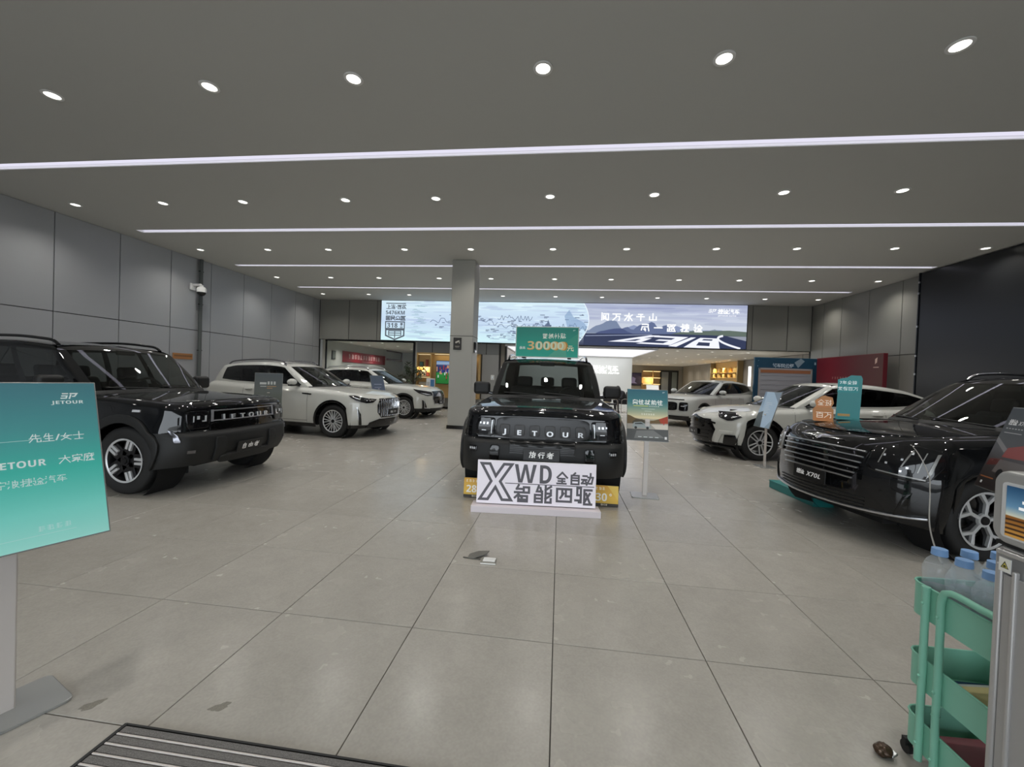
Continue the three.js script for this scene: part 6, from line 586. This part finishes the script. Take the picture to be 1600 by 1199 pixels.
{ // meeting corner in front of the reception wall
  const steel = std(lin(0.5, 0.48, 0.44), 0.25, 0.8), chair = (x, z, yaw, label) => { const c = thing('cantilever_chair', label, 'chair', [x, 0, z], yaw, 'dark chairs by the reception wall'); for (const e of [-1, 1]) part('frame', tube([[e * 0.24, 0.66, -0.2], [e * 0.24, 0.64, 0.2], [e * 0.24, 0.5, 0.25], [e * 0.24, 0.08, 0.25], [e * 0.24, 0.016, 0.2], [e * 0.24, 0.016, -0.25]], 0.014, 30, 8), steel, c); part('seat', rbx(0.48, 0.07, 0.46, 0.03, 0, 0.45, 0), M.seat, c); part('backrest', rbx(0.46, 0.46, 0.06, 0.03).rotateX(-0.12).translate(0, 0.78, -0.24), M.seat, c); return c; };
  chair(2.35, -19.1, 2.4, 'dark chair with a shiny tube frame beside the wooden box'); chair(3.1, -20.0, -1.2, 'dark tube-framed chair under the seated person'); chair(5.35, -21.6, 0.2, 'black chair by the white sheet behind the pale SUV');
  const b = thing('wooden_box', 'low yellowish wooden box on the floor by the meeting chairs', 'box', [2.15, 0, -20.5], 0.2); part('box', rbx(0.6, 0.44, 0.5, 0.01, 0, 0.221, 0), std(lin(0.4, 0.26, 0.09), 0.6), b); part('lid', rbx(0.64, 0.05, 0.54, 0.01, 0, 0.46, 0), std(lin(0.45, 0.36, 0.2), 0.5), b);
  const tb = thing('round_table', 'small pale round table behind the middle SUV mirror', 'table', [2.0, 0, -21.6]); part('tabletop', new THREE.CylinderGeometry(0.42, 0.41, 0.03, 36).translate(0, 0.72, 0), M.white, tb); part('column', cyl(0.035, 0.035, 0.7, 14, 0, 0.36, 0), steel, tb); part('foot', cyl(0.26, 0.28, 0.02, 30, 0, 0.011, 0), steel, tb);
  const w = thing('white_notice', 'white sheet on a sloped stand behind the mountain road poster', 'notice', [4.85, 0, -21.9], -0.1); part('sheet', rbx(0.62, 0.42, 0.02, 0.004).rotateX(-0.6).translate(0, 1.2, 0), M.white, w); part('post', cyl(0.025, 0.025, 1.1, 12, 0, 0.56, 0), M.frame, w); part('foot', cyl(0.2, 0.22, 0.02, 24, 0, 0.011, 0), M.frame, w);
  // seated person, bent forward over the knees
  const t = thing('person', 'person in dark clothes sitting bent forward by the reception wall', 'person', [3.1, 0, -20.0], -1.2), J = { hip: [0, 0.56, -0.06], chest: [0, 0.9, 0.12], neck: [0, 1.03, 0.25], head: [0, 1.13, 0.33] }, bones = [];
  const bn = (a, b, r0, r1) => bones.push([V(...a), V(...b), r0, r1]); bn(J.hip, J.chest, 0.16, 0.17); bn([-0.13, 0.95, 0.15], [0.13, 0.95, 0.15], 0.1, 0.1); bn(J.chest, J.neck, 0.12, 0.06); bn(J.neck, J.head, 0.055, 0.06); bn([-0.09, 0.55, 0], [0.09, 0.55, 0], 0.14, 0.14);
  for (const e of [-1, 1]) { bn([e * 0.1, 0.55, -0.02], [e * 0.14, 0.53, 0.4], 0.1, 0.075); bn([e * 0.14, 0.53, 0.4], [e * 0.14, 0.1, 0.36], 0.07, 0.045); bn([e * 0.14, 0.05, 0.33], [e * 0.15, 0.035, 0.52], 0.045, 0.035); bn([e * 0.2, 0.96, 0.15], [e * 0.24, 0.72, 0.28], 0.06, 0.05); bn([e * 0.24, 0.72, 0.28], [e * 0.1, 0.66, 0.46], 0.048, 0.036); for (let f = 0; f < 5; f++) bn([e * (0.1 - 0.01 * f), 0.66 - 0.006 * f, 0.46], [e * (0.06 - 0.016 * f), 0.645 - 0.012 * f, 0.53 - (f === 0 ? 0.03 : 0)], 0.014, 0.011); }
  const field = (bs, c, S, res, k) => { const mc = new MarchingCubes(res, new THREE.MeshBasicMaterial(), true, false, 60000); mc.isolation = 0; const p = V(0, 0, 0), ab = V(0, 0, 0), ap = V(0, 0, 0); for (let z = 0; z < res; z++) for (let y = 0; y < res; y++) for (let x = 0; x < res; x++) { p.set((x / res * 2 - 1) * S + c[0], (y / res * 2 - 1) * S + c[1], (z / res * 2 - 1) * S + c[2]); let acc = 0; for (const [a, b, r0, r1] of bs) { ab.subVectors(b, a); ap.subVectors(p, a); const h = clamp(ap.dot(ab) / ab.lengthSq(), 0, 1), d = ap.addScaledVector(ab, -h).length() - lerp(r0, r1, h); acc += Math.exp(-d / k); } mc.field[z * res * res + y * res + x] = k * Math.log(acc + 1e-30); } mc.update();
    const n = mc.count ?? mc.geometry.drawRange.count, g = new THREE.BufferGeometry(); g.setAttribute('position', new THREE.BufferAttribute(mc.positionArray.slice(0, n * 3), 3)); g.setAttribute('normal', new THREE.BufferAttribute(mc.normalArray.slice(0, n * 3), 3)); g.scale(S, S, S).translate(...c); return g; };
  part('body', field(bones, [0, 0.6, 0.2], 0.68, 88, 0.018), std(lin(0.012, 0.012, 0.014), 0.8), t);
  const hb = []; const hB = (a, b, r0, r1) => hb.push([V(...a), V(...b), r0, r1]); hB([0, 1.14, 0.33], [0, 1.2, 0.36], 0.085, 0.09); hB([0, 1.09, 0.4], [0, 1.1, 0.41], 0.055, 0.055); hB([0, 1.13, 0.45], [0, 1.1, 0.465], 0.012, 0.016); hB([-0.088, 1.14, 0.36], [-0.092, 1.17, 0.36], 0.018, 0.02); hB([0.088, 1.14, 0.36], [0.092, 1.17, 0.36], 0.018, 0.02); hB([-0.05, 1.07, 0.36], [0.05, 1.07, 0.36], 0.04, 0.04);
  part('head', field(hb, [0, 1.15, 0.37], 0.16, 54, 0.008), std(lin(0.3, 0.19, 0.13), 0.6), t); const hair = new THREE.SphereGeometry(0.105, 22, 14, 0, 7, 0, 1.9).scale(0.98, 1.05, 1.05).rotateX(-0.45).translate(0, 1.19, 0.34); part('hair', hair, std(lin(0.006, 0.005, 0.005), 0.6), t);
  for (const e of [-1, 1]) part('eye', new THREE.SphereGeometry(0.011, 10, 8).translate(e * 0.034, 1.155, 0.438), M.gloss, t); part('mouth', rbx(0.04, 0.007, 0.008, 0.003, 0, 1.075, 0.452), std(lin(0.22, 0.08, 0.07), 0.6), t); part('shoes', [-1, 1].map((e) => rbx(0.1, 0.07, 0.26, 0.03, e * 0.145, 0.036, 0.42)), M.plastic, t); }
renderer.render(scene, camera);
